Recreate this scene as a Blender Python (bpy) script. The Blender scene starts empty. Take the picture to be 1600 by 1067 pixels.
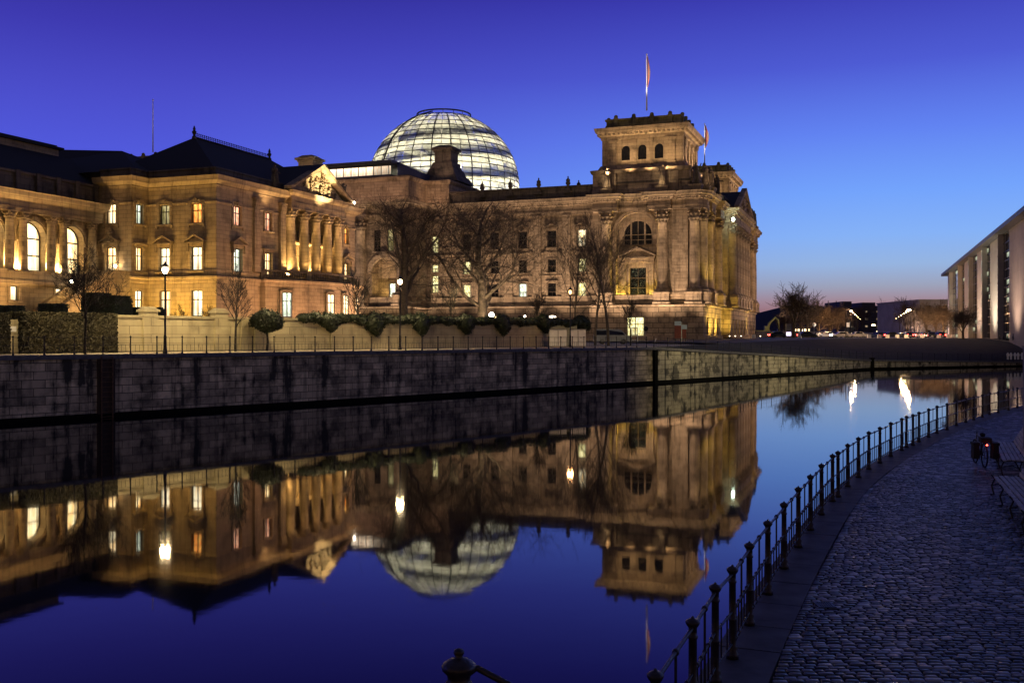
import bpy, math, random
import numpy as np
from mathutils import Vector, Matrix

SC = bpy.context.scene
COL = SC.collection
R = math.radians
F = 1555.0; HOR = 525.0; CZ = 4.3          # focal length and horizon in photo pixels, eye height above the water

# ------------------------------------------------------------------ camera, sky, exposure
cd = bpy.data.cameras.new('camera'); cam = bpy.data.objects.new('camera', cd); COL.objects.link(cam)
cam.location = (0, 0, CZ); cam.rotation_euler = (R(90), 0, 0)
cd.sensor_width = 36.0; cd.lens = F/1600*36; cd.shift_y = -(533.5-HOR)/1600
cd.clip_start = 0.1; cd.clip_end = 6000
SC.camera = cam
SC.view_settings.view_transform = 'Standard'; SC.view_settings.look = 'None'
SC.view_settings.exposure = 0.0; SC.view_settings.gamma = 1.0
SC.cycles.use_denoising = True
SC.cycles.max_bounces = 6; SC.cycles.diffuse_bounces = 2; SC.cycles.glossy_bounces = 4
SC.cycles.transparent_max_bounces = 12; SC.cycles.transmission_bounces = 3
SC.cycles.sample_clamp_indirect = 6.0; SC.cycles.caustics_reflective = False; SC.cycles.caustics_refractive = False

def lin(r, g, b):
    f = lambda c: (c/255/12.92) if c <= 10.3 else (((c/255)+.055)/1.055)**2.4
    return (f(r), f(g), f(b), 1.0)

W = bpy.data.worlds.new('World'); SC.world = W; W.use_nodes = True
nt = W.node_tree; nt.nodes.clear()
tc = nt.nodes.new('ShaderNodeTexCoord'); sx = nt.nodes.new('ShaderNodeSeparateXYZ')
nt.links.new(tc.outputs['Generated'], sx.inputs[0])
def ramp(stops):
    n = nt.nodes.new('ShaderNodeValToRGB'); cr = n.color_ramp
    cr.interpolation = 'B_SPLINE' if False else 'LINEAR'
    while len(cr.elements) > 1: cr.elements.remove(cr.elements[-1])
    for i, (p, c) in enumerate(stops):
        e = cr.elements[0] if i == 0 else cr.elements.new(p)
        e.position = p; e.color = lin(*c)
    return n
# position = sine of elevation * 2 (0 .. 0.5 rad); the photo's rows 525..0 are 0 .. 0.64
left = ramp([(0, (70,60,96)), (.05, (98,86,130)), (.10, (98,104,190)), (.18, (88,102,226)), (.30, (84,94,226)), (.45, (74,76,200)), (.56, (62,58,176)), (.66, (50,46,150)), (.85, (48,50,104)), (1, (50,54,88))])
right = ramp([(0, (112,66,70)), (.035, (152,98,104)), (.065, (162,134,146)), (.095, (156,162,186)), (.135, (150,180,224)), (.19, (134,178,246)), (.27, (116,164,252)), (.38, (98,132,242)), (.50, (78,92,212)), (.64, (58,58,176)), (.85, (50,52,112)), (1, (52,56,90))])
m2 = nt.nodes.new('ShaderNodeMath'); m2.operation = 'MULTIPLY'; m2.inputs[1].default_value = 2.0
nt.links.new(sx.outputs['Z'], m2.inputs[0])
nt.links.new(m2.outputs[0], left.inputs[0]); nt.links.new(m2.outputs[0], right.inputs[0])
ma = nt.nodes.new('ShaderNodeMapRange'); ma.inputs['From Min'].default_value = -.40; ma.inputs['From Max'].default_value = .36
ma.interpolation_type = 'SMOOTHSTEP'
nt.links.new(sx.outputs['X'], ma.inputs['Value'])
mx = nt.nodes.new('ShaderNodeMix'); mx.data_type = 'RGBA'
nt.links.new(ma.outputs[0], mx.inputs[0]); nt.links.new(left.outputs[0], mx.inputs[6]); nt.links.new(right.outputs[0], mx.inputs[7])
# warm glow added to the sky behind the viewer, lighting quay wall and railings
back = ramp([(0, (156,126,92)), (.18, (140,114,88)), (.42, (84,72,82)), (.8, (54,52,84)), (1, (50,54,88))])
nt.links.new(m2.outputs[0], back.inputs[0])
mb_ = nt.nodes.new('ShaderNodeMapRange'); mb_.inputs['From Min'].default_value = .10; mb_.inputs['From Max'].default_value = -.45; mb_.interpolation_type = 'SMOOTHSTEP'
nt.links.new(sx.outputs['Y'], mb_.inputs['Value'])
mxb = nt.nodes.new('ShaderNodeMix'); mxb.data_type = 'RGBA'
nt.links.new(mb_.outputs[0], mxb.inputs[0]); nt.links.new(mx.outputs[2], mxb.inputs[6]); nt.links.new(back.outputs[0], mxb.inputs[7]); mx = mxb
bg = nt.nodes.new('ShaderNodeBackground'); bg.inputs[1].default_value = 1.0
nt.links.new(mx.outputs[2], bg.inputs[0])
wo = nt.nodes.new('ShaderNodeOutputWorld'); nt.links.new(bg.outputs[0], wo.inputs[0])

# ------------------------------------------------------------------ helpers
def PX(px, d): return (px-800)/F*d
def PZ(py, d): return CZ+(HOR-py)/F*d

class MB:
    def __init__(s): s.v = []; s.f = []; s.M = None; s.sm = []
    def add(s, vs, fs, smooth=False):
        b = len(s.v)
        if s.M is not None: vs = [tuple(s.M @ Vector(p)) for p in vs]
        s.v.extend(vs); s.f.extend([tuple(i+b for i in f) for f in fs]); s.sm.extend([smooth]*len(fs))
        return s
    def box(s, x0, x1, y0, y1, z0, z1):
        return s.add([(x0,y0,z0),(x1,y0,z0),(x1,y1,z0),(x0,y1,z0),(x0,y0,z1),(x1,y0,z1),(x1,y1,z1),(x0,y1,z1)],
                     [(0,3,2,1),(4,5,6,7),(0,1,5,4),(1,2,6,5),(2,3,7,6),(3,0,4,7)])
    def frustum(s, x0, x1, y0, y1, z0, z1, k):
        return s.add([(x0,y0,z0),(x1,y0,z0),(x1,y1,z0),(x0,y1,z0),(x0+k,y0+k,z1),(x1-k,y0+k,z1),(x1-k,y1-k,z1),(x0+k,y1-k,z1)],
                     [(0,3,2,1),(4,5,6,7),(0,1,5,4),(1,2,6,5),(2,3,7,6),(3,0,4,7)])
    def prism(s, pts, y0, y1):            # outline in x,z pushed along y
        n = len(pts)
        vs = [(p[0], y0, p[1]) for p in pts]+[(p[0], y1, p[1]) for p in pts]
        return s.add(vs, [tuple(range(n)), tuple(range(2*n-1, n-1, -1))]+[(i, i+n, (i+1) % n+n, (i+1) % n) for i in range(n)])
    def slab(s, pts, z0, z1):             # outline in x,y pushed along z
        n = len(pts)
        vs = [(p[0], p[1], z0) for p in pts]+[(p[0], p[1], z1) for p in pts]
        return s.add(vs, [tuple(range(n-1, -1, -1)), tuple(range(n, 2*n))]+[(i, (i+1) % n, (i+1) % n+n, i+n) for i in range(n)])
    def lathe(s, prof, n=12, x=0, y=0, mod=None):
        vs = []; fs = []
        for j, (r, z) in enumerate(prof):
            for i in range(n):
                a = 2*math.pi*i/n; rr = r*(mod(a, j) if mod else 1)
                vs.append((x+rr*math.cos(a), y+rr*math.sin(a), z))
        for j in range(len(prof)-1):
            for i in range(n):
                fs.append((j*n+i, j*n+(i+1) % n, (j+1)*n+(i+1) % n, (j+1)*n+i))
        fs.append(tuple(range(n-1, -1, -1))); fs.append(tuple(range((len(prof)-1)*n, len(prof)*n)))
        return s.add(vs, fs, True)
    def tube(s, pts, rad, n=6, cap=True):
        pts = [Vector(p) for p in pts]; k = len(pts)
        if not hasattr(rad, '__len__'): rad = [rad]*k
        vs = []; fs = []; ref = None
        for j in range(k):
            d = (pts[min(j+1, k-1)]-pts[max(j-1, 0)])
            d = d.normalized() if d.length > 1e-9 else Vector((0,0,1))
            if ref is None: ref = d.orthogonal().normalized()
            a = (ref-d*ref.dot(d)); a = a.normalized() if a.length > 1e-6 else d.orthogonal().normalized()
            ref = a; b = d.cross(a)
            for i in range(n):
                t = 2*math.pi*i/n; p = pts[j]+(a*math.cos(t)+b*math.sin(t))*rad[j]
                vs.append((p.x, p.y, p.z))
        for j in range(k-1):
            for i in range(n): fs.append((j*n+i, j*n+(i+1) % n, (j+1)*n+(i+1) % n, (j+1)*n+i))
        if cap: fs.append(tuple(range(n-1, -1, -1))); fs.append(tuple(range((k-1)*n, k*n)))
        return s.add(vs, fs, True)
    def ball(s, x, y, z, r, n=10, m=6, sz=1.0):
        return s.lathe([(max(.001, r*math.sin(math.pi*j/m)), z-r*sz*math.cos(math.pi*j/m)) for j in range(m+1)], n, x, y)
    def mesh(s, name):
        me = bpy.data.meshes.new(name); me.from_pydata(s.v, [], s.f)
        me.polygons.foreach_set('use_smooth', s.sm); me.update(); return me
    def build(s, name, m, parent=None):
        me = s.mesh(name); me.materials.append(m); return link(name, me, parent)

def link(name, me, parent=None, loc=None, rz=0, M=None):
    o = bpy.data.objects.new(name, me); COL.objects.link(o)
    if parent is not None: o.parent = parent
    if M is not None: o.matrix_local = M
    elif loc is not None: o.location = loc; o.rotation_euler = (0, 0, rz)
    return o
def tag(o, label, cat, group=None):
    o['label'] = label; o['category'] = cat
    if group: o['group'] = group
    return o
def thing(name, label, cat, loc=(0,0,0), rz=0, group=None):
    o = bpy.data.objects.new(name, None); COL.objects.link(o); o.empty_display_size = .2
    o.location = loc; o.rotation_euler = (0, 0, rz)
    return tag(o, label, cat, group)
def struct(o, kind='structure'): o['kind'] = kind; return o
def copy_tree(o, parent=None):
    c = o.copy(); COL.objects.link(c); c.parent = parent
    for ch in list(o.children): copy_tree(ch, c)
    return c
def T(x, y, z=0): return Matrix.Translation((x, y, z))
def RZ(a): return Matrix.Rotation(a, 4, 'Z')

# ------------------------------------------------------------------ materials
def newmat(name):
    m = bpy.data.materials.new(name); m.use_nodes = True; n = m.node_tree
    return m, n, n.nodes['Principled BSDF']
def simple(name, c, rough=.7, metal=0.0, var=.25, scale=3.0, bump=.0, emis=None, es=0):
    m, n, b = newmat(name)
    b.inputs['Roughness'].default_value = rough; b.inputs['Metallic'].default_value = metal
    t = n.nodes.new('ShaderNodeTexCoord'); z = n.nodes.new('ShaderNodeTexNoise'); z.inputs['Scale'].default_value = scale; z.inputs['Detail'].default_value = 6
    n.links.new(t.outputs['Object'], z.inputs['Vector'])
    r = n.nodes.new('ShaderNodeMapRange'); r.inputs['From Min'].default_value = .3; r.inputs['From Max'].default_value = .7
    r.inputs['To Min'].default_value = 1-var; r.inputs['To Max'].default_value = 1+var
    n.links.new(z.outputs['Fac'], r.inputs['Value'])
    h = n.nodes.new('ShaderNodeVectorMath'); h.operation = 'SCALE'; h.inputs[0].default_value = c[:3]
    n.links.new(r.outputs[0], h.inputs['Scale']); n.links.new(h.outputs[0], b.inputs['Base Color'])
    if bump:
        bp = n.nodes.new('ShaderNodeBump'); bp.inputs['Strength'].default_value = bump; bp.inputs['Distance'].default_value = .05
        n.links.new(z.outputs['Fac'], bp.inputs['Height']); n.links.new(bp.outputs[0], b.inputs['Normal'])
    if emis: b.inputs['Emission Color'].default_value = (*emis[:3], 1); b.inputs['Emission Strength'].default_value = es
    return m
def stone(name, c1, c2, mort, bw=1.3, bh=.5, udir=(1,1,0), stain=.5, msize=.018, bump=.7, streak=.35, dark=(.03,.028,.025), ns_=.35, lo=.50, hi=.64):
    """ashlar: courses along a horizontal direction, grime in patches and in rain streaks"""
    m, n, b = newmat(name); L = n.links; N = n.nodes
    t = N.new('ShaderNodeTexCoord')
    dt = N.new('ShaderNodeVectorMath'); dt.operation = 'DOT_PRODUCT'; dt.inputs[1].default_value = udir
    L.new(t.outputs['Object'], dt.inputs[0])
    s = N.new('ShaderNodeSeparateXYZ'); L.new(t.outputs['Object'], s.inputs[0])
    c = N.new('ShaderNodeCombineXYZ'); L.new(dt.outputs['Value'], c.inputs[0]); L.new(s.outputs['Z'], c.inputs[1])
    br = N.new('ShaderNodeTexBrick'); br.inputs['Scale'].default_value = 1; br.inputs['Brick Width'].default_value = bw
    br.inputs['Row Height'].default_value = bh; br.inputs['Mortar Size'].default_value = msize; br.inputs['Mortar Smooth'].default_value = .3
    br.inputs['Color1'].default_value = (*c1, 1); br.inputs['Color2'].default_value = (*c2, 1); br.inputs['Mortar'].default_value = (*mort, 1)
    L.new(c.outputs[0], br.inputs['Vector'])
    nz = N.new('ShaderNodeTexNoise'); nz.inputs['Scale'].default_value = ns_; nz.inputs['Detail'].default_value = 10; nz.inputs['Roughness'].default_value = .65
    L.new(t.outputs['Object'], nz.inputs['Vector'])
    # streaks: noise stretched along z
    mp = N.new('ShaderNodeVectorMath'); mp.operation = 'MULTIPLY'; mp.inputs[1].default_value = (1.6, .12, 1)
    L.new(c.outputs[0], mp.inputs[0])
    ns = N.new('ShaderNodeTexNoise'); ns.inputs['Scale'].default_value = 1; ns.inputs['Detail'].default_value = 7; ns.inputs['Roughness'].default_value = .6
    L.new(mp.outputs[0], ns.inputs['Vector'])
    r1 = N.new('ShaderNodeMapRange'); r1.inputs['From Min'].default_value = lo; r1.inputs['From Max'].default_value = hi; r1.inputs['To Max'].default_value = stain
    L.new(nz.outputs['Fac'], r1.inputs['Value'])
    r2 = N.new('ShaderNodeMapRange'); r2.inputs['From Min'].default_value = .50; r2.inputs['From Max'].default_value = .68; r2.inputs['To Max'].default_value = streak
    L.new(ns.outputs['Fac'], r2.inputs['Value'])
    ad = N.new('ShaderNodeMath'); ad.operation = 'ADD'; ad.use_clamp = True; L.new(r1.outputs[0], ad.inputs[0]); L.new(r2.outputs[0], ad.inputs[1])
    mx = N.new('ShaderNodeMix'); mx.data_type = 'RGBA'; L.new(ad.outputs[0], mx.inputs[0]); L.new(br.outputs['Color'], mx.inputs[6]); mx.inputs[7].default_value = (*dark, 1)
    L.new(mx.outputs[2], b.inputs['Base Color']); b.inputs['Roughness'].default_value = .85
    iv = N.new('ShaderNodeMath'); iv.operation = 'SUBTRACT'; iv.inputs[0].default_value = 1; L.new(br.outputs['Fac'], iv.inputs[1])
    n3 = N.new('ShaderNodeTexNoise'); n3.inputs['Scale'].default_value = 5; n3.inputs['Detail'].default_value = 6; L.new(t.outputs['Object'], n3.inputs['Vector'])
    ml = N.new('ShaderNodeMath'); ml.operation = 'MULTIPLY_ADD'; ml.inputs[1].default_value = .35; L.new(n3.outputs['Fac'], ml.inputs[0]); L.new(iv.outputs[0], ml.inputs[2])
    bp = N.new('ShaderNodeBump'); bp.inputs['Strength'].default_value = bump; bp.inputs['Distance'].default_value = .06
    L.new(ml.outputs[0], bp.inputs['Height']); L.new(bp.outputs[0], b.inputs['Normal'])
    return m
def glow(name, c1, c2, strength, sc=1.2, lo=.35, hi=.65):
    """lit room behind glass: uneven light, curtains"""
    m, n, b = newmat(name); L = n.links; N = n.nodes
    b.inputs['Base Color'].default_value = (.004,.004,.005,1); b.inputs['Roughness'].default_value = .12; b.inputs['Specular IOR Level'].default_value = .2
    t = N.new('ShaderNodeTexCoord'); mp = N.new('ShaderNodeVectorMath'); mp.operation = 'MULTIPLY'; mp.inputs[1].default_value = (2.2, 1, .6)
    L.new(t.outputs['Object'], mp.inputs[0])
    oi = N.new('ShaderNodeObjectInfo'); av = N.new('ShaderNodeVectorMath'); av.operation = 'ADD'
    cm = N.new('ShaderNodeCombineXYZ'); ms = N.new('ShaderNodeMath'); ms.operation = 'MULTIPLY'; ms.inputs[1].default_value = 40
    L.new(oi.outputs['Random'], ms.inputs[0]); L.new(ms.outputs[0], cm.inputs[0]); L.new(ms.outputs[0], cm.inputs[2])
    L.new(mp.outputs[0], av.inputs[0]); L.new(cm.outputs[0], av.inputs[1])
    z = N.new('ShaderNodeTexNoise'); z.inputs['Scale'].default_value = sc; z.inputs['Detail'].default_value = 3; L.new(av.outputs[0], z.inputs['Vector'])
    r = N.new('ShaderNodeMapRange'); r.inputs['From Min'].default_value = lo; r.inputs['From Max'].default_value = hi; L.new(z.outputs['Fac'], r.inputs['Value'])
    mx = N.new('ShaderNodeMix'); mx.data_type = 'RGBA'; mx.inputs[6].default_value = (*c1[:3],1); mx.inputs[7].default_value = (*c2[:3],1); L.new(r.outputs[0], mx.inputs[0])
    # room seen through the pane: side curtains, brighter ceiling zone, darker furniture line
    gc = N.new('ShaderNodeSeparateXYZ'); L.new(t.outputs['Generated'], gc.inputs[0])
    def mth(op, a, b_=None, c_=None):
        q = N.new('ShaderNodeMath'); q.operation = op
        for i_, x_ in enumerate((a, b_, c_)):
            if x_ is None: continue
            if isinstance(x_, (int, float)): q.inputs[i_].default_value = x_
            else: L.new(x_, q.inputs[i_])
        return q.outputs[0]
    dx = mth('ABSOLUTE', mth('SUBTRACT', gc.outputs['X'], .5))
    cw = mth('MULTIPLY_ADD', oi.outputs['Random'], .22, .22)
    cur = N.new('ShaderNodeMapRange'); L.new(mth('SUBTRACT', dx, cw), cur.inputs['Value']); cur.inputs['From Min'].default_value = -.01; cur.inputs['From Max'].default_value = .02; cur.inputs['To Min'].default_value = 1; cur.inputs['To Max'].default_value = .42
    ver = N.new('ShaderNodeMapRange'); L.new(gc.outputs['Z'], ver.inputs['Value']); ver.inputs['From Min'].default_value = .0; ver.inputs['From Max'].default_value = .95; ver.inputs['To Min'].default_value = .50; ver.inputs['To Max'].default_value = 1.15
    fold = mth('MULTIPLY_ADD', mth('SINE', mth('MULTIPLY', gc.outputs['X'], 70.0)), .10, .95)
    tot = mth('MULTIPLY', mth('MULTIPLY', cur.outputs[0], ver.outputs[0]), fold)
    L.new(mth('MULTIPLY', tot, strength), b.inputs['Emission Strength'])
    L.new(mx.outputs[2], b.inputs['Emission Color'])
    return m
def lamp_mat(name, c, s):
    m, n, b = newmat(name); b.inputs['Base Color'].default_value = (.8,.8,.8,1)
    b.inputs['Emission Color'].default_value = (*c,1); b.inputs['Emission Strength'].default_value = s; return m

M = {}
M['rstone'] = stone('weathered sandstone ashlar', (.39,.30,.20), (.28,.21,.135), (.14,.105,.07), 1.5, .62, stain=.65, streak=.5, dark=(.07,.052,.034))
M['rrust'] = stone('rusticated sandstone', (.39,.30,.20), (.28,.21,.135), (.03,.022,.015), 2.2, .98, stain=.6, msize=.05, bump=1.0, streak=.3)
M['rdark'] = stone('blackened attic sandstone', (.15,.125,.095), (.11,.09,.07), (.06,.05,.04), 1.5, .6, stain=.9, streak=.8)
M['pstone'] = stone('golden sandstone ashlar', (.43,.33,.19), (.32,.24,.135), (.19,.14,.085), 1.1, .42, stain=.5, streak=.45, dark=(.08,.058,.034))
M['wstone'] = stone('garden wall stone', (.46,.40,.25), (.38,.33,.205), (.24,.20,.13), 1.6, .55, udir=(.644,.765,0), stain=.4, streak=.3)
M['quay'] = stone('quay masonry', (.92,.76,.46), (.46,.38,.24), (.12,.10,.06), 1.15, .42, udir=(.673,.74,0), stain=.80, streak=.9, msize=.02, dark=(.05,.045,.03), ns_=.75, lo=.42, hi=.62)
M['quay2'] = stone('pale quay masonry', (.50,.45,.32), (.34,.31,.22), (.12,.10,.08), 1.1, .42, udir=(.75,.66,0), stain=.75, streak=.95, msize=.02, dark=(.03,.03,.024), ns_=.9, lo=.50, hi=.58)
M['wet'] = simple('wet algae-dark stone', (.008,.008,.006), .95, bump=.6, scale=6)
M['coping'] = simple('grey granite coping', (.13,.125,.12), .7, var=.35, scale=4, bump=.3)
M['slate'] = simple('dark slate roof', (.014,.013,.014), .75, var=.3, scale=8, bump=.2)
M['lead'] = simple('lead roof edge', (.10,.10,.11), .5, var=.3)
M['iron'] = simple('black painted iron', (.018,.016,.016), .42, .3, var=.3, scale=20, bump=.15)
M['irons'] = simple('brown painted cast iron', (.040,.028,.026), .38, .25, var=.45, scale=14, bump=.3)
M['wood'] = simple('weathered bench slats', (.42,.38,.34), .6, var=.4, scale=9, bump=.3)
M['asphalt'] = simple('asphalt', (.05,.05,.052), .7, var=.25, scale=1.2)
M['path'] = simple('pale gravel path', (.36,.31,.23), .9, var=.2, scale=.8, bump=.3)
M['soil'] = simple('grass bank', (.012,.012,.008), .98, var=.9, scale=.8, bump=.6)
M['leaf'] = simple('ivy leaves', (.011,.019,.006), .6, var=.5, scale=2.5)
M['leafd'] = simple('yew leaves', (.012,.019,.008), .7, var=.5, scale=2.5)
M['beech'] = simple('hedge with brown winter leaves', (.030,.026,.010), .7, var=.8, scale=.8)
M['bark'] = simple('grey-brown bark', (.085,.064,.046), .85, var=.4, scale=5, bump=.4)
M['barkp'] = simple('pale patchy plane bark', (.11,.084,.058), .8, var=.7, scale=2.2, bump=.4)
M['barkd'] = simple('dark bark', (.016,.012,.01), .9, var=.3, scale=5)
M['frame'] = simple('dark painted window frame', (.05,.033,.022), .5)
M['conc'] = stone('pale board-marked concrete', (.44,.40,.37), (.41,.37,.345), (.30,.27,.25), 6.0, 1.9, stain=.2, streak=.25, msize=.012, bump=.15, dark=(.17,.15,.14))
M['glassd'] = simple('dark window glass', (.008,.009,.012), .06, var=.2)
M['white'] = simple('white paint', (.78,.78,.76), .6, var=.08)
M['metal'] = simple('grey steel', (.25,.25,.26), .4, .8)
M['carp'] = simple('dark car paint', (.03,.035,.05), .25, .3, var=.1)
M['carl'] = simple('light car paint', (.45,.45,.47), .25, .3, var=.1)
M['tyre'] = simple('tyre rubber', (.015,.015,.015), .8)
M['black'] = simple('black nylon fabric', (.010,.010,.012), .8)
M['yel'] = simple('yellow-green machine paint', (.30,.33,.12), .5)
M['red'] = simple('dull red board', (.22,.05,.03), .6)
M['bronze'] = simple('dark patinated bronze', (.05,.045,.035), .5, .4)
M['gwarm'] = glow('warm lit room', (1.0,.50,.14), (1.0,.80,.42), 3.1)
M['gcream'] = glow('cream lit room', (1.0,.62,.26), (1.0,.93,.64), 3.0)
M['gamber'] = glow('amber curtained room', (1.0,.20,.03), (1.0,.55,.12), 2.2, 3.0)
M['gpink'] = glow('rosy lit room', (.8,.20,.08), (1.0,.66,.42), 2.2, 3.0)
M['golive'] = glow('dim olive lit room', (.30,.24,.07), (.95,.78,.38), .8, 2.2)
M['gcool'] = glow('cool white lit office', (.40,.50,.34), (1.0,1.0,.80), 2.5, 3)
M['gyell'] = glow('yellow-green lit office', (.45,.33,.08), (.98,.93,.50), 2.4, 3)
M['gdim'] = glow('nearly dark room', (.004,.004,.008), (.05,.035,.02), .3, 2.5)
M['lwarm'] = lamp_mat('warm lamp', (1.0,.72,.34), 60)
M['lwhite'] = lamp_mat('white lamp', (1.0,.86,.66), 60)
M['lgreen'] = lamp_mat('greenish floodlamp', (.75,1.0,.80), 60)
M['lred'] = lamp_mat('red tail light', (1.0,.04,.03), 40)
M['lhead'] = lamp_mat('white head light', (.80,.88,1.0), 60)
M['lamber'] = lamp_mat('amber lantern', (1.0,.50,.16), 9)
M['lstreet'] = lamp_mat('orange white street lamp', (1.0,.62,.30), 45)
M['fdark'] = simple('dark distant facade', (.06,.06,.08), .8, var=.2)
M['conc2'] = simple('grey concrete', (.26,.25,.25), .8, var=.2, scale=.3)
M['lcream'] = lamp_mat('creamy lamp globe', (1.0,.84,.58), 7)
M['pale'] = simple('pale blue sign panel', (.40,.52,.60), .5, var=.1)
M['lredb'] = lamp_mat('small red bicycle light', (1.0,.04,.02), 25)
M['lpanel'] = lamp_mat('backlit panel', (.80,.72,1.0), 2.2)
M['gfar'] = glow('distant lit window', (.9,.6,.3), (1.0,.85,.6), .55)
M['carv'] = simple('dim silver van paint', (.16,.17,.20), .3, .3, var=.1)
M['wet'].node_tree.nodes['Principled BSDF'].inputs['Specular IOR Level'].default_value = .05
# ------------------------------------------------------------------ water and ground
def water():
    m, n, b = newmat('still river water'); L = n.links; N = n.nodes
    b.inputs['Base Color'].default_value = (.002,.003,.008,1); b.inputs['Roughness'].default_value = .03
    b.inputs['IOR'].default_value = 1.42
    t = N.new('ShaderNodeTexCoord'); z = N.new('ShaderNodeTexNoise'); z.inputs['Scale'].default_value = .9; z.inputs['Detail'].default_value = 3
    L.new(t.outputs['Object'], z.inputs['Vector'])
    bp = N.new('ShaderNodeBump'); bp.inputs['Strength'].default_value = .05; bp.inputs['Distance'].default_value = .02
    L.new(z.outputs['Fac'], bp.inputs['Height']); L.new(bp.outputs[0], b.inputs['Normal'])
    o = MB().add([(-400,-60,0),(500,-60,0),(500,400,0),(-400,400,0)], [(0,1,2,3)]).build('water', m); struct(o)
water()

Q = [(-76,-8.5), (-25,48.5), (13.1,90.4), (46.3,128.1), (73.2,141.8), (118,156), (190,172)]
QZ = [3.33, 3.33, 3.28, 1.25, .66, .6, .6]
def quay():
    def wall(i0, i1, name, m, zb=-1.5):
        w = MB(); wet = MB(); cp = MB()
        for i in range(i0, i1):
            (xa,ya),(xb,yb) = Q[i], Q[i+1]; d = Vector((xb-xa, yb-ya)).normalized(); nx, ny = d.y, -d.x   # towards the river
            k = max(1, int((Vector((xb-xa, yb-ya)).length)/6))
            for j in range(k):
                s0, s1 = j/k, (j+1)/k
                p = [(xa+(xb-xa)*s, ya+(yb-ya)*s, QZ[i]+(QZ[i+1]-QZ[i])*s) for s in (s0, s1)]
                (x0,y0,z0),(x1,y1,z1) = p
                w.add([(x0,y0,zb),(x1,y1,zb),(x1,y1,z1-.22),(x0,y0,z0-.22)], [(0,1,2,3)])
                o = .06; wz = min(.2, .14*z0+.04)
                wet.add([(x0+nx*o,y0+ny*o,zb),(x1+nx*o,y1+ny*o,zb),(x1+nx*o,y1+ny*o,wz),(x0+nx*o,y0+ny*o,wz),(x0,y0,wz+.06),(x1,y1,wz+.06)], [(0,1,2,3),(3,2,5,4)])
                a, b_ = .12, -.55
                cp.add([(x0+nx*a,y0+ny*a,z0-.22),(x1+nx*a,y1+ny*a,z1-.22),(x1+nx*a,y1+ny*a,z1),(x0+nx*a,y0+ny*a,z0),(x1+nx*b_,y1+ny*b_,z1),(x0+nx*b_,y0+ny*b_,z0),(x0-nx*.01,y0-ny*.01,z0-.22),(x1-nx*.01,y1-ny*.01,z1-.22)],
                       [(0,1,2,3),(3,2,4,5),(0,6,7,1)])
        t = thing(name, *LAB[name+str(i0)])
        w.build('masonry', m, t); wet.build('waterline_course', M['wet'], t); cp.build('coping', M['coping'], t)
        return t
    LAB = {'quay_wall0': ('long dark stained ashlar quay wall below the lit palace and garden wall', 'quay wall'),
           'quay_wall2': ('paler quay wall stepping down to the right below the grass bank', 'quay wall')}
    t = wall(0, 2, 'quay_wall', M['quay'])
    wall(2, 6, 'quay_wall', M['quay2'])
    # pilaster strips and pier on the walls
    def on(i, s, off=0):
        (xa,ya),(xb,yb) = Q[i], Q[i+1]; d = Vector((xb-xa, yb-ya)).normalized()
        return (xa+(xb-xa)*s+d.y*off, ya+(yb-ya)*s-d.x*off, math.atan2(d.y, d.x), QZ[i]+(QZ[i+1]-QZ[i])*s)
    for i, s, w_, m, top in ((1, .995, .5, 'wet', .0), (2, 1.0, .7, 'wet', .35)):
        x, y, a, z = on(i, s, .1); mb = MB(); mb.box(-w_/2, w_/2, -.12, .12, -1, z-.24+top)
        if top: mb.box(-w_/2-.06, w_/2+.06, -.18, .3, z-.24+top, z-.1+top)
        o = mb.build('pier', M[m], t); o.location = (x, y, 0); o.rotation_euler.z = a
    # ladder recess
    x, y, a, z = on(1, (160/1.0-0)*0+.0945, .02)
    g = thing('quay_ladder', 'rusty iron ladder set in a recess of the stained quay wall', 'ladder', (x, y, 0), a)
    for sx_ in (-.3,): MB().box(sx_-.03, sx_+.03, -.14, -.08, -.6, z-.1).build('rail', M['rust'], g)
    mb = MB()
    for sx_ in (.3,): mb.box(sx_-.03, sx_+.03, -.14, -.08, -.6, z-.1)
    mb.build('rail', M['rust'], g)
    for k in range(13): MB().box(-.27, .27, -.125, -.095, .05+k*.26, .075+k*.26).build('rung', M['rust'], g)
    mb = MB(); mb.box(-.48, .48, -.03, .02, -.6, z-.23); mb.build('backing_board', M['rustd'], g)
    return on
M['rust'] = simple('rusted iron', (.16,.09,.04), .8, .2, var=.4, scale=8)
M['rustd'] = simple('dark rusty board', (.055,.036,.02), .8, var=.4, scale=4)
quay_on = quay()

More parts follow.
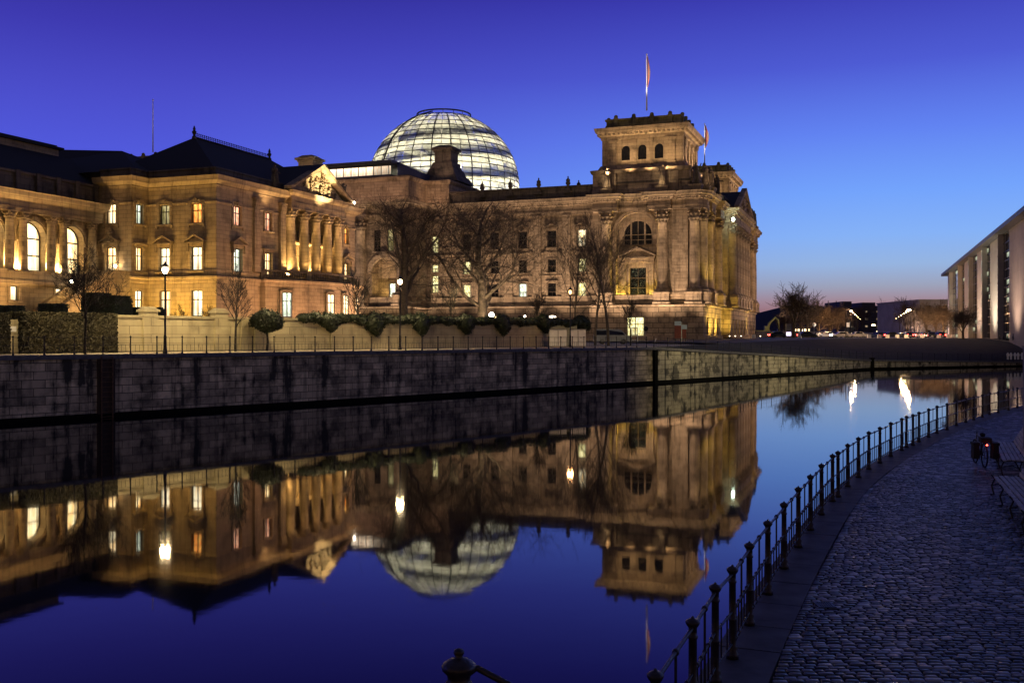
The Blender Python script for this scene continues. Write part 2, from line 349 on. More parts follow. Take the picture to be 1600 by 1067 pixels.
def ground():
    # far side: garden/street level, then the grass bank rising to the plaza
    st = MB(); top = [(Q[i][0]-.55*.74, Q[i][1]+.55*.67) for i in range(3)]
    lawn = [(top[0][0],top[0][1]), (top[1][0],top[1][1]), (top[2][0],top[2][1]), (24,112), (60,184), (60,900), (-700,900), (-700,0)]
    o = MB().add([(x, y, 3.26) for x, y in lawn], [tuple(range(len(lawn)))]).build('ground', M['path']); struct(o)
    crest = [(13.4,91.0,3.27), (24,112,3.5), (60,184,3.86), (100,189,3.86), (150,200,3.86), (260,215,3.86)]
    foot = [(12.9,90.8,3.26), (28,107.5,2.35), (45.7,128.5,1.24), (72.8,142.3,.65), (117.8,156.5,.59), (190,172.5,.59)]
    v = []; f = []
    nseg = 14
    def lerp(pts, t):
        t = t*(len(pts)-1); i = min(int(t), len(pts)-2); s = t-i
        return [pts[i][k]*(1-s)+pts[i+1][k]*s for k in range(3)]
    rnd = random.Random(3)
    NU = 60
    for a in range(NU+1):
        p = lerp(foot, a/NU); q = lerp(crest, a/NU)
        for b in range(nseg+1):
            s = b/nseg; zz = p[2]+(q[2]-p[2])*(s**.8)
            v.append((p[0]+(q[0]-p[0])*s, p[1]+(q[1]-p[1])*s, zz+(rnd.uniform(-.04,.04) if 0 < b < nseg else 0)))
    for a in range(NU):
        for b in range(nseg):
            k = a*(nseg+1)+b; f.append((k, k+nseg+1, k+nseg+2, k+1))
    o = MB().add(v, f, True).build('grass_bank', M['soil']); struct(o)
    pl = [(24,112,3.5), (60,184,3.86), (100,189,3.86), (150,200,3.86), (260,215,3.86), (2500,400,3.86), (2500,3000,3.86), (60,3000,3.86), (-10,300,3.3)]
    o = MB().add(pl, [tuple(range(len(pl)))]).build('plaza', M['asphalt']); struct(o)
    # street with a pale edge line and an avenue going away
    rd = MB().add([(45,205,3.872),(260,222,3.872),(260,234,3.872),(45,217,3.872)], [(0,1,2,3)]).build('street', M['asphalt']); struct(rd)
    ln = MB()
    for k in range(34): ln.add([(48+k*6,211.3+k*.47,3.877),(51+k*6,211.5+k*.47,3.877),(51+k*6,211.65+k*.47,3.877),(48+k*6,211.45+k*.47,3.877)], [(0,1,2,3)])
    struct(ln.build('lane_marking', M['white']))
    # pale footpath crossing the bank
    fp = MB(); pts = []
    for s in [i/12 for i in range(13)]:
        a = .545+.11*s; p = lerp(foot, a); q = lerp(crest, a); t = 1-s*.95
        pts.append((p[0]+(q[0]-p[0])*t, p[1]+(q[1]-p[1])*t, p[2]+(q[2]-p[2])*(t**.8)+.07))
    for a, b in zip(pts, pts[1:]): fp.add([(a[0]-.5,a[1],a[2]),(a[0]+.5,a[1],a[2]),(b[0]+.5,b[1],b[2]),(b[0]-.5,b[1],b[2])], [(0,1,2,3)])
    struct(fp.build('footpath', M['path']))
    # far hills
    h = MB(); pts = []
    for k in range(81):
        x = -300+k*40; z = 28+18*math.sin(k*.21+1)+9*math.sin(k*.57)+4*math.sin(k*1.3); pts.append((x, z))
    vs = [(x, 2300, 0) for x, z in pts]+[(x, 2500, max(10, z+42)) for x, z in pts]+[(x, 2900, 0) for x, z in pts]; n = len(pts)
    h.add(vs, [(i, i+1, n+i+1, n+i) for i in range(n-1)]+[(n+i, n+i+1, 2*n+i+1, 2*n+i) for i in range(n-1)], True)
    struct(h.build('hills', M['hill']))
M['hill'] = simple('far dark hills', (.012,.014,.03), .95, scale=.01)
ground()

# ------------------------------------------------------------------ the near promenade
PZ0 = .55
RAIL = [(.25,5.2),(.7,6.6),(1.15,7.98),(1.72,9.47),(2.2,10.77),(2.57,11.6),(3.085,12.93),(3.72,14.47),(4.39,16.06),(5.09,17.69),(5.77,19.24),(6.5,20.9),(7.28,22.6),(7.6,23.2),(8.36,24.78),(9.19,26.4),(10.04,28.0),(10.87,29.4),(11.8,31.0),(12.77,32.6),(13.3,33.55),(13.78,34.2),(14.42,35.26),(15.45,36.9),(16.4,38.4),(17.4,39.8),(18.6,41.65),(19.7,43.2),(20.65,44.5),(21.7,45.9),(22.75,47.4),(23.75,48.6),(25.1,50.3),(26.4,52.0),(27.6,53.4),(28.9,54.9),(30.3,56.4)]
def offs(pts, d):
    r = []
    for i in range(len(pts)):
        a = Vector(pts[max(0, i-1)]); b = Vector(pts[min(len(pts)-1, i+1)]); t = (b-a).normalized()
        r.append((pts[i][0]+t.y*d, pts[i][1]-t.x*d))        # d > 0: to the right (land side)
    return r
SM = RAIL[::3]+[RAIL[-1]]
def smooth_curve(pts, k=4):
    out = []
    for i in range(len(pts)-1):
        p0 = Vector(pts[max(i-1,0)]); p1 = Vector(pts[i]); p2 = Vector(pts[i+1]); p3 = Vector(pts[min(i+2,len(pts)-1)])
        for j in range(k):
            t = j/k; q = .5*((2*p1)+(-p0+p2)*t+(2*p0-5*p1+4*p2-p3)*t*t+(-p0+3*p1-3*p2+p3)*t**3); out.append((q.x, q.y))
    out.append(tuple(pts[-1])); return out
CUR = smooth_curve([(-1.2,1.0), (-.4,3.2)]+SM+[(37,63),(60,84)], 4)
def promenade():
    out = offs(CUR, -.22); inn = offs(CUR, .52)
    w = MB(); w.add([(x,y,-1.5) for x,y in out]+[(x,y,PZ0-.18) for x,y in out], [(i,i+1,len(out)+i+1,len(out)+i) for i in range(len(out)-1)])
    t = thing('embankment_wall', 'low near embankment wall under the promenade railing', 'embankment wall')
    w.build('masonry', M['coping'], t)
    c = MB(); n = len(out)
    # coping stones 1.1 m long with open joints
    for i in range(n-1):
        L_ = (Vector(out[i+1])-Vector(out[i])).length; k = max(1, round(L_/1.15))
        for j in range(k):
            a, b = (j+.008)/k, (j+.992)/k
            P = [tuple(Vector(out[i]).lerp(Vector(out[i+1]), s)) for s in (a, b)]; Pi = [tuple(Vector(inn[i]).lerp(Vector(inn[i+1]), s)) for s in (a, b)]
            c.slab([P[0], P[1], Pi[1], Pi[0]][::-1], PZ0-.2, PZ0+random.uniform(-.003,.004))
    c.build('coping', M['kerb'], t)
    base = inn+[(70,60),(70,-2),(-1,-2)]
    struct(MB().add([(x,y,PZ0-.055) for x,y in base], [tuple(range(len(base)))]).build('promenade', M['joint']))
    # setts, each a small domed stone, one paving surface
    rnd = random.Random(11); V = []; Fc = []; SMO = []
    def xin(y):
        for (x0,y0),(x1,y1) in zip(inn, inn[1:]):
            if y0 <= y < y1: return x0+(x1-x0)*(y-y0)/(y1-y0)
        return 99
    y = 5.6; row = 0
    while y < 50:
        big = 1 if y < 26 else 1.35
        dep = rnd.uniform(.088,.112)*big; xl = xin(y)+.03; xr = y*.515+6.0 if y < 36 else y*.515+3
        x = xl+rnd.uniform(-.03,.0)+.02; ph = rnd.uniform(0,6)
        while x < xr:
            wd = rnd.uniform(.11,.20)*big; 
            yc = y+.05*math.sin(x*.9+y*.3)+.012*math.sin(x*2.3); g = .007
            x0, x1, y0, y1 = x+g, x+wd-g, yc+g, yc+dep-g
            j = lambda: rnd.uniform(-.008,.008)
            h = PZ0-.006+rnd.uniform(-.006,.006); tx, ty = rnd.uniform(-.004,.004), rnd.uniform(-.004,.004)
            cx, cy = (x0+x1)/2, (y0+y1)/2; b = len(V)
            low = [(x0+j(),y0+j()),(x1+j(),y0+j()),(x1+j(),y1+j()),(x0+j(),y1+j())]
            ch = .009
            ring = []
            for qx, qy in low:
                sx_ = 1 if qx < cx else -1; sy_ = 1 if qy < cy else -1
                ring += ([(qx, qy+sy_*ch),(qx+sx_*ch, qy)] if sx_*sy_ > 0 else [(qx+sx_*ch, qy),(qx, qy+sy_*ch)])
            for qx, qy in ring: V.append((qx, qy, h-.06))
            for qx, qy in ring: V.append((cx+(qx-cx)*.98, cy+(qy-cy)*.98, h-.010+(qx-cx)*tx*5+(qy-cy)*ty*5))
            for qx, qy in ring: V.append((cx+(qx-cx)*.86, cy+(qy-cy)*.84, h+(qx-cx)*tx*5+(qy-cy)*ty*5))
            V.append((cx, cy, h+.003))
            for r_ in range(2):
                for i in range(8): Fc.append((b+r_*8+i, b+r_*8+(i+1) % 8, b+(r_+1)*8+(i+1) % 8, b+(r_+1)*8+i))
            for i in range(8): Fc.append((b+16+i, b+16+(i+1) % 8, b+24))
            x += wd
        y += dep; row += 1
    mb = MB(); mb.v = V; mb.f = Fc; mb.sm = [True]*len(Fc)
    struct(mb.build('cobblestones', M['sett']))
    # terrace block the photographer stands on
    struct(MB().box(-.62, 5, -6, 4.2, -1.5, 2.05).build('terrace', M['coping']))
def sett_mat():
    m, n, b = newmat('dark basalt and granite setts'); L = n.links; N = n.nodes
    g = N.new('ShaderNodeNewGeometry'); r = N.new('ShaderNodeValToRGB'); cr = r.color_ramp
    cr.elements[0].color = (.02,.019,.018,1); cr.elements[1].color = (.38,.37,.36,1); e = cr.elements.new(.72); e.color = (.085,.083,.078,1); e = cr.elements.new(.35); e.color = (.05,.048,.042,1)
    L.new(g.outputs['Random Per Island'], r.inputs[0])
    t = N.new('ShaderNodeTexCoord'); z = N.new('ShaderNodeTexNoise'); z.inputs['Scale'].default_value = 18; z.inputs['Detail'].default_value = 6; L.new(t.outputs['Object'], z.inputs['Vector'])
    z2 = N.new('ShaderNodeTexNoise'); z2.inputs['Scale'].default_value = .45; z2.inputs['Detail'].default_value = 4; L.new(t.outputs['Object'], z2.inputs['Vector'])
    mr = N.new('ShaderNodeMapRange'); mr.inputs['To Min'].default_value = .35; mr.inputs['To Max'].default_value = 1.7; L.new(z2.outputs['Fac'], mr.inputs['Value'])
    vm = N.new('ShaderNodeVectorMath'); vm.operation = 'SCALE'; L.new(r.outputs[0], vm.inputs[0]); L.new(mr.outputs[0], vm.inputs['Scale'])
    L.new(vm.outputs[0], b.inputs['Base Color'])
    rr = N.new('ShaderNodeMapRange'); rr.inputs['To Min'].default_value = .22; rr.inputs['To Max'].default_value = .55; L.new(z.outputs['Fac'], rr.inputs['Value']); L.new(rr.outputs[0], b.inputs['Roughness'])
    bp = N.new('ShaderNodeBump'); bp.inputs['Strength'].default_value = .5; bp.inputs['Distance'].default_value = .01; L.new(z.outputs['Fac'], bp.inputs['Height']); L.new(bp.outputs[0], b.inputs['Normal'])
    return m
M['sett'] = sett_mat()
M['joint'] = simple('dark sand joints', (.022,.020,.018), .95, scale=30)
M['kerb'] = simple('worn granite kerb', (.085,.078,.075), .7, var=.4, scale=2.5, bump=.35)
promenade()

# ------------------------------------------------------------------ railings
def post_mesh(h, r, n=12):
    mb = MB()
    mb.lathe([(r*1.75,0),(r*1.75,.05*h),(r*1.35,.07*h),(r*1.5,.12*h),(r*1.15,.14*h),(r,.16*h),(r,.40*h),(r*1.18,.41*h),(r*1.18,.425*h),(r,.435*h),(r*.95,.80*h),(r*1.15,.81*h),(r*1.15,.825*h),(r*.95,.835*h),(r*.98,.90*h),(r*1.3,.915*h),(r*1.65,.94*h),(r*1.65,.955*h),(r*.95,.975*h),(r*.35,.982*h),(r*.4,.99*h),(r*.1,1.0*h)], n)
    return mb.mesh('post')
def railing(name, label, pts, h, r, zf, every=1, sub=3, sub2=2):
    t = thing(name, label, 'railing'); pm = post_mesh(h, r, 12 if r > .036 else 8); pm.materials.append(M['irons'] if r > .036 else M['iron'])
    rails = MB(); bal = MB(); k = h
    rr = r*.42
    for i, (x, y) in enumerate(pts):
        link('post', pm, t, (x, y, zf(x, y)))
    for (x0,y0),(x1,y1) in zip(pts, pts[1:]):
        L_ = math.hypot(x1-x0, y1-y0); z0, z1 = zf(x0,y0), zf(x1,y1)
        P = lambda s, hh: (x0+(x1-x0)*s, y0+(y1-y0)*s, z0+(z1-z0)*s+hh)
        for hh, q in ((.90*k, rr*1.05), (.50*k, rr*.8), (.16*k, rr*.8)): rails.tube([P(0,hh), P(1,hh)], q, 6, False)
        if L_ > 1.2:
            bal.tube([P(.5,.14*k), P(.5,.90*k)], rr*.75, 5, False)
            if r > .036:
                b = P(.5,.90*k); rails.ball(b[0],b[1],b[2],rr*2.0,8,5)
            for s in (.18,.34,.5,.66,.82):
                if s != .5: bal.tube([P(s,.12*k), P(s,.52*k)], rr*.65, 4, False)
                if r > .036:
                    for hh in (.50*k, .16*k):
                        b = P(s,hh); bal.ball(b[0],b[1],b[2],rr*1.55,7,4)
        elif L_ > .7:
            for s in (.33,.67): bal.tube([P(s,.14*k), P(s,.52*k)], rr*.65, 4, False)
    m = M['irons'] if r > .036 else M['iron']
    rails.build('rail', m, t); struct(bal.build('balusters', m, t), 'stuff')
    return t
railing('promenade_railing', 'brown cast iron railing curving along the cobbled near promenade', RAIL, 1.09, .042, lambda x, y: PZ0)
def along(i0, i1, step, off=-.25, s0=0):
    out = []; carry = s0
    for i in range(i0, i1):
        a = Vector(Q[i]); b = Vector(Q[i+1]); L_ = (b-a).length; d = (b-a).normalized(); nrm = Vector((d.y, -d.x))
        s = carry
        while s < L_: p = a+d*s+nrm*off; out.append((p.x, p.y)); s += step
        carry = s-L_
    return out
def zq(x, y):
    best = 1e9; z = 3.3
    for i in range(len(Q)-1):
        a = Vector(Q[i]); b = Vector(Q[i+1]); p = Vector((x, y)); t = max(0, min(1, (p-a).dot(b-a)/(b-a).length_squared)); dd = (p-(a+(b-a)*t)).length
        if dd < best: best = dd; z = QZ[i]+(QZ[i+1]-QZ[i])*t
    return z
ql = along(1, 2, 1.52, s0=.75)
ladder_gate = []
railing('quay_railing', 'black iron railing along the top of the far quay in front of the palace', along(0,1,3.0,s0=58)[-3:]+ql, 1.0, .034, zq)
railing('quay_railing', 'black iron railing following the sloping quay below the grass bank', along(2, 6, 2.3), 1.0, .034, zq)

# handrail post at the bottom edge
p = thing('handrail_post', 'stout ball-topped iron handrail post at the bottom edge of the view', 'railing post', (PX(717,3.9), 3.9, 2.05))
mb = MB(); h = PZ(1012,3.9)-2.05
mb.lathe([(r_*.80, z_) for r_, z_ in [(.075,0),(.075,.05),(.056,.08),(.053,h-.16),(.066,h-.15),(.066,h-.135),(.055,h-.125),(.058,h-.105),(.082,h-.085),(.086,h-.07),(.078,h-.06),(.05,h-.045),(.024,h-.038),(.018,h-.032),(.027,h-.018),(.022,h-.006),(.002,h)]], 24)
mb.build('post', M['irons'], p)
mb = MB(); mb.tube([(.03,0,h-.105),(.072,0,h-.078),(.185,0,h-.138),(.62,-.05,h-.37)], .013, 10); mb.build('handrail', M['irons'], p)
# ------------------------------------------------------------------ architecture kit
def sweep(mb, path, prof, closed=False):
    """profile (outward offset, z) along a plan path; outward is to the right of the direction of travel"""
    n = len(path); rows = []
    for i in range(n):
        p = Vector(path[i])
        if closed or 0 < i < n-1:
            a = (p-Vector(path[i-1])).normalized(); b = (Vector(path[(i+1) % n])-p).normalized()
        elif i == 0: a = b = (Vector(path[1])-p).normalized()
        else: a = b = (p-Vector(path[i-1])).normalized()
        na, nb = Vector((a.y,-a.x)), Vector((b.y,-b.x)); m = na+nb
        if m.length < 1e-6: m = na
        m = m.normalized(); k = 1/max(.35, m.dot(na)); rows.append((p, m*k))
    v = []; f = []; k = len(prof)
    for p, m in rows:
        for o, z in prof: v.append((p.x+m.x*o, p.y+m.y*o, z))
    for i in range(n if closed else n-1):
        j = (i+1) % n
        for q in range(k-1): f.append((i*k+q, j*k+q, j*k+q+1, i*k+q+1))
    if not closed: f.append(tuple(range(k))); f.append(tuple(range((n-1)*k, n*k))[::-1])
    mb.add(v, f)

def wall_holes(mb, U, z0, z1, holes, rev=.45):
    """flat wall 0..U with openings (uc, zs, w, h, arch) and their reveals; panel local x along, y into the wall"""
    hs = [(uc-w/2, uc+w/2, zs, zs+h, arch) for uc, zs, w, h, arch in holes]
    us = sorted({0, U}|{a for h in hs for a in h[:2]}); zs_ = sorted({z0, z1}|{a for h in hs for a in h[2:4]})
    for a, b in zip(us, us[1:]):
        for c, d in zip(zs_, zs_[1:]):
            if b-a < 1e-5 or d-c < 1e-5: continue
            mu, mz = (a+b)/2, (c+d)/2
            if any(h[0] < mu < h[1] and h[2] < mz < h[3] for h in hs): continue
            mb.add([(a,0,c),(b,0,c),(b,0,d),(a,0,d)], [(0,1,2,3)])
    for a, b, c, d, arch in hs:
        if not arch:
            mb.add([(a,0,c),(a,rev,c),(a,rev,d),(a,0,d)], [(0,1,2,3)]); mb.add([(b,0,c),(b,0,d),(b,rev,d),(b,rev,c)], [(0,1,2,3)])
            mb.add([(a,0,d),(a,rev,d),(b,rev,d),(b,0,d)], [(0,1,2,3)]); mb.add([(a,0,c),(b,0,c),(b,rev,c),(a,rev,c)], [(0,1,2,3)])
        else:
            r = (b-a)/2; uc = (a+b)/2; sp = d-r; K = 16
            mb.add([(a,0,c),(a,rev,c),(a,rev,sp),(a,0,sp)], [(0,1,2,3)]); mb.add([(b,0,c),(b,0,sp),(b,rev,sp),(b,rev,c)], [(0,1,2,3)])
            mb.add([(a,0,c),(b,0,c),(b,rev,c),(a,rev,c)], [(0,1,2,3)])
            for i in range(K):
                t0, t1 = math.pi*i/K, math.pi*(i+1)/K
                x0, q0, x1, q1 = uc-r*math.cos(t0), sp+r*math.sin(t0), uc-r*math.cos(t1), sp+r*math.sin(t1)
                mb.add([(x0,0,q0),(x1,0,q1),(x1,0,d),(x0,0,d)], [(0,1,2,3)])
                mb.add([(x0,0,q0),(x0,rev,q0),(x1,rev,q1),(x1,0,q1)], [(0,1,2,3)])
CACHE = {}
def cached(key, fn):
    if key not in CACHE: CACHE[key] = fn()
    return CACHE[key]
def frame_mesh(w, h, style, arch):
    mb = MB(); t = .095*min(1.5, max(1, w/1.4)); y0, y1 = .20, .30
    if not arch:
        for a, b, c, d in ((-w/2, -w/2+t, 0, h), (w/2-t, w/2, 0, h), (-w/2+t, w/2-t, 0, t), (-w/2+t, w/2-t, h-t, h)): mb.box(a, b, y0, y1, c, d)
        tr = .64*h if style != 'half' else .5*h
        if style in ('cross', 'half', 'grid'): mb.box(-w/2+t, w/2-t, y0+.01, y1-.01, tr-t/2, tr+t/2)
        if style in ('cross', 'grid'): mb.box(-t/2, t/2, y0+.005, y1-.005, t, h-t)
        if style == 'half': mb.box(-t/2, t/2, y0+.005, y1-.005, t, tr-t/2)
        if style == 'grid':
            mb.box(-w/2+t, w/2-t, y0+.01, y1-.01, .3*h-t/2, .3*h+t/2)
    else:
        r = w/2; sp = h-r
        mb.box(-w/2, -w/2+t, y0, y1, 0, sp); mb.box(w/2-t, w/2, y0, y1, 0, sp); mb.box(-w/2+t, w/2-t, y0, y1, 0, t)
        pts = []; K = 14
        for i in range(K):
            t0, t1 = math.pi*i/K, math.pi*(i+1)/K
            mb.prism([(-r*math.cos(t0), sp+r*math.sin(t0)), (-r*math.cos(t1), sp+r*math.sin(t1)), (-(r-t)*math.cos(t1), sp+(r-t)*math.sin(t1)), (-(r-t)*math.cos(t0), sp+(r-t)*math.sin(t0))], y0, y1)
        mb.box(-w/2+t, w/2-t, y0+.01, y1-.01, sp-t/2, sp+t/2)
        if style == 'three':
            for x in (-w*.24, w*.24): mb.box(x-t*1.1, x+t*1.1, y0-.1, y1-.005, t, sp+r*.86)
            mb.box(-t/3, t/3, y0+.005, y1-.005, t, h-t)
            mb.box(-w/2+t, w/2-t, y0+.01, y1-.01, sp*.5-t/2, sp*.5+t/2)
        else:
            mb.box(-t/2, t/2, y0+.005, y1-.005, t, h-t)
            if sp > 1.5: mb.box(-w/2+t, w/2-t, y0+.01, y1-.01, sp*.52-t/2, sp*.52+t/2)
    return mb.mesh('window')
def pane_mesh(w, h, arch):
    mb = MB()
    if not arch: mb.box(-w/2, w/2, .26, .285, 0, h)
    else:
        r = w/2; sp = h-r; pts = [(-r,0),(r,0)]+[(r*math.cos(math.pi*i/14), sp+r*math.sin(math.pi*i/14)) for i in range(15)]
        mb.prism(pts, .26, .285)
    return mb.mesh('pane')
def surround_mesh(w, h, kind):
    mb = MB(); a = w/2
    if kind == 'none': return None
    if kind in ('plain', 'hood', 'ears'):
        t = .26
        mb.box(-a-t, -a, -.10, .05, 0, h); mb.box(a, a+t, -.10, .05, 0, h); mb.box(-a-t, a+t, -.10, .05, h, h+t)
        mb.box(-a-t-.08, a+t+.08, -.20, .05, -.16, 0)
        if kind == 'hood': mb.box(-a-t-.15, a+t+.15, -.34, .04, h+t, h+t+.16); mb.box(-a-t-.05, a+t+.05, -.2, .03, h+t+.16, h+t+.24)
        if kind == 'ears':
            mb.box(-a-t-.14, -a-t, -.10, .05, h-.3, h+t); mb.box(a+t, a+t+.14, -.10, .05, h-.3, h+t)
            mb.box(-a-t-.10, -a-t+.12, -.16, .05, -.45, -.16); mb.box(a+t-.12, a+t+.10, -.16, .05, -.45, -.16)
            mb.prism([(-.12,h),(.12,h),(.2,h+t+.22),(-.2,h+t+.22)], -.24, .04); mb.box(-.55, .55, -.16, .03, h+t, h+t+.1)
    if kind == 'ped':
        t = .24; W_ = a+t+.22
        mb.box(-a-t, -a, -.14, .05, 0, h); mb.box(a, a+t, -.14, .05, 0, h); mb.box(-a-t, a+t, -.14, .05, h, h+.30)
        for s in (-1, 1): mb.box(s*(a+t)-.10 if s > 0 else -(a+t)-.10, s*(a+t)+.10, -.34, .02, h-.5, h+.32)
        mb.box(-W_, W_, -.48, .04, h+.32, h+.46)
        ph = W_*.56; zb = h+.46
        mb.prism([(-W_,zb),(W_,zb),(0,zb+ph)], -.20, .04)
        L_ = math.hypot(W_, ph)
        for s in (-1, 1):
            mb.prism([(s*(W_+.06), zb), (0, zb+ph), (0, zb+ph+.17), (s*(W_+.06), zb+.14)][::s], -.52, .03)
        mb.box(-a-t-.12, a+t+.12, -.24, .05, -.18, 0); mb.box(-a-t, a+t, -.1, .05, -.9, -.18)
    if kind in ('arch', 'arch2', 'arch2w'):
        r = a; sp = h-r
        if kind == 'arch2': w = w*.42
        if kind == 'arch2w': w = w*.6
        for i in range(18):
            t0, t1 = math.pi*i/18, math.pi*(i+1)/18
            for ra, rb, y in ((r, r+.14*w/1.6, -.12), (r+.14*w/1.6, r+.30*w/1.6, -.22)):
                mb.prism([(-ra*math.cos(t0),sp+ra*math.sin(t0)),(-ra*math.cos(t1),sp+ra*math.sin(t1)),(-rb*math.cos(t1),sp+rb*math.sin(t1)),(-rb*math.cos(t0),sp+rb*math.sin(t0))], y, .04)
        q = .30*w/1.6
        mb.box(-r-q, -r, -.26, .05, sp-.3, sp); mb.box(r, r+q, -.26, .05, sp-.3, sp)
        mb.prism([(-.1*w,h-.02),(.1*w,h-.02),(.16*w,h+q*1.25),(-.16*w,h+q*1.25)], -.42, .04)
    return mb.mesh('surround')
def window(parent, PM, uc, zs, w, h, pane, style='cross', kind='none', arch=False, sm='rstone', fm='frame'):
    key = (round(w,2), round(h,2), style, arch)
    me = cached(('f', key, fm), lambda: frame_mesh(w, h, style, arch))
    if not me.materials: me.materials.append(M[fm])
    o = link('window', me, parent, M=PM @ T(uc, 0, zs))
    pm = cached(('p', key, pane), lambda: pane_mesh(w, h, arch))
    if not pm.materials: pm.materials.append(M[pane])
    link('pane', pm, o)
    if kind != 'none':
        sme = cached(('s', round(w,2), round(h,2), kind, sm), lambda: surround_mesh(w, h, kind))
        if not sme.materials: sme.materials.append(M[sm])
        link('surround', sme, o)
    return o
class Face:
    """one flat stretch of a building's wall, from p to q in the building's own plan"""
    def __init__(s, parent, p, q, z0, z1, mat_, name='wall', rev=.45):
        s.p, s.q, s.z0, s.z1, s.m, s.parent, s.name, s.rev = Vector(p), Vector(q), z0, z1, mat_, parent, name, rev
        d = s.q-s.p; s.U = d.length; s.a = math.atan2(d.y, d.x); s.PM = T(p[0], p[1]) @ RZ(s.a); s.h = []
    def win(s, uc, zs, w, h, pane, style='cross', kind='none', arch=False, sm=None, fm='frame'):
        s.h.append((uc, zs, w, h, arch)); return window(s.parent, s.PM, uc, zs, w, h, pane, style, kind, arch, sm or s.m, fm)
    def hole(s, uc, zs, w, h, arch=False): s.h.append((uc, zs, w, h, arch))
    def into(s, mb):
        mb.M = s.PM; wall_holes(mb, s.U, s.z0, s.z1, s.h, s.rev); mb.M = None
def corinthian(r, H, capH, n=18):
    mb = MB(); zb = H-capH
    flute = lambda a, j: 1.0
    mb.box(-r*1.45, r*1.45, -r*1.45, r*1.45, 0, r*.35)
    mb.lathe([(r*1.38,r*.35),(r*1.42,r*.5),(r*1.3,r*.66),(r*1.12,r*.72),(r*1.2,r*.86),(r*1.04,r*.98),(r,r*1.1),(r,H*.36),(r*.965,H*.6),(r*.87,zb-.12),(r*.96,zb-.08),(r*.96,zb)], n)
    mod = lambda a, j: 1+(.16 if j in (1,2,4,5) else .02)*math.cos(8*a+(math.pi if j > 3 else 0))
    mb.lathe([(r*.86,zb),(r*1.05,zb+capH*.18),(r*1.22,zb+capH*.30),(r*.96,zb+capH*.34),(r*1.14,zb+capH*.5),(r*1.36,zb+capH*.60),(r*1.0,zb+capH*.64),(r*1.15,zb+capH*.84)], 32, mod=mod)
    for sx_ in (-1,1):
        for sy in (-1,1): mb.ball(sx_*r*1.02, sy*r*1.02, zb+capH*.76, r*.27, 8, 5)
    mb.box(-r*1.3, r*1.3, -r*1.3, r*1.3, zb+capH*.86, H)
    return mb.mesh('column')
def pil_mesh(w, d, H, capH):
    mb = MB(); zb = H-capH
    mb.box(-w/2-.12, w/2+.12, -d-.12, .04, 0, .35); mb.box(-w/2-.06, w/2+.06, -d-.06, .04, .35, .6); mb.box(-w/2, w/2, -d, .04, .6, zb)
    mb.box(-w/2-.05, w/2+.05, -d-.05, .04, zb, zb+.1)
    for k, (a, b, e) in enumerate(((.12,.42,.10),(.46,.74,.16))):
        n = max(3, int(w/.35))
        for i in range(n):
            x = -w/2+(i+.5)*w/n; q = w/n*.4
            mb.frustum(x-q, x+q, -d-e, .0, zb+capH*a, zb+capH*b, -.03)
    mb.box(-w/2+.04, w/2-.04, -d-.02, .04, zb+.1, H-capH*.14)
    mb.box(-w/2-.16, w/2+.16, -d-.18, .04, H-capH*.14, H)
    return mb.mesh('pilaster')
def statue_mesh(seed, H=3.6, seated=False):
    rnd = random.Random(seed); mb = MB(); k = H/3.6
    ph = rnd.uniform(0, 6)
    mod = lambda a, j: 1+.10*math.cos(9*a+ph+j*.35)+.08*math.cos(2*a+ph)
    mb.lathe([(.62*k,0),(.60*k,.25*k),(.50*k,.9*k),(.46*k,1.5*k),(.42*k,1.9*k),(.36*k,2.15*k),(.45*k,2.5*k),(.50*k,2.8*k),(.36*k,3.0*k),(.14*k,3.08*k),(.13*k,3.2*k)], 20, mod=mod)
    mb.ball(.02*k, -.05*k, 3.38*k, .21*k, 12, 8, 1.2)
    s = rnd.choice((-1,1))
    mb.tube([(.42*k*s,0,2.82*k),(.72*k*s,-.15*k,2.4*k),(.62*k*s,-.5*k,2.15*k)], [.15*k,.12*k,.08*k], 8)
    mb.tube([(-.42*k*s,0,2.82*k),(-.75*k*s,-.05*k,2.9*k),(-.95*k*s,-.2*k,3.4*k)] if rnd.random() < .4 else [(-.42*k*s,0,2.82*k),(-.62*k*s,.05*k,2.3*k),(-.5*k*s,-.35*k,1.9*k)], [.15*k,.12*k,.08*k], 8)
    for i in range(5):
        a = rnd.uniform(-2.4,-.7); mb.tube([(.45*k*math.cos(a),.45*k*math.sin(a),2.5*k),(.58*k*math.cos(a+.3),.55*k*math.sin(a+.3),1.3*k),(.62*k*math.cos(a+.5),.62*k*math.sin(a+.5),.1*k)], [.05*k,.09*k,.07*k], 6)
    mb.box(-.7*k, .7*k, -.6*k, .6*k, -.25*k, .02*k)
    return mb.mesh('statue')
def spot(name, loc, to, power, color=(1,.62,.30), size=.4, angle=90, blend=.6, parent=None):
    l = bpy.data.lights.new(name, 'SPOT'); l.energy = power; l.color = color; l.shadow_soft_size = size; l.spot_size = R(angle); l.spot_blend = blend
    o = bpy.data.objects.new(name, l); COL.objects.link(o); o.location = loc
    o.rotation_euler = (Vector(to)-Vector(loc)).to_track_quat('-Z', 'Y').to_euler(); return o
def point(name, loc, power, color=(1,.62,.30), size=.15):
    l = bpy.data.lights.new(name, 'POINT'); l.energy = power; l.color = color; l.shadow_soft_size = size
    o = bpy.data.objects.new(name, l); COL.objects.link(o); o.location = loc; return o
ANG = R(-20.48)
def frame_of(origin):
    return Matrix.Translation(origin) @ RZ(ANG)

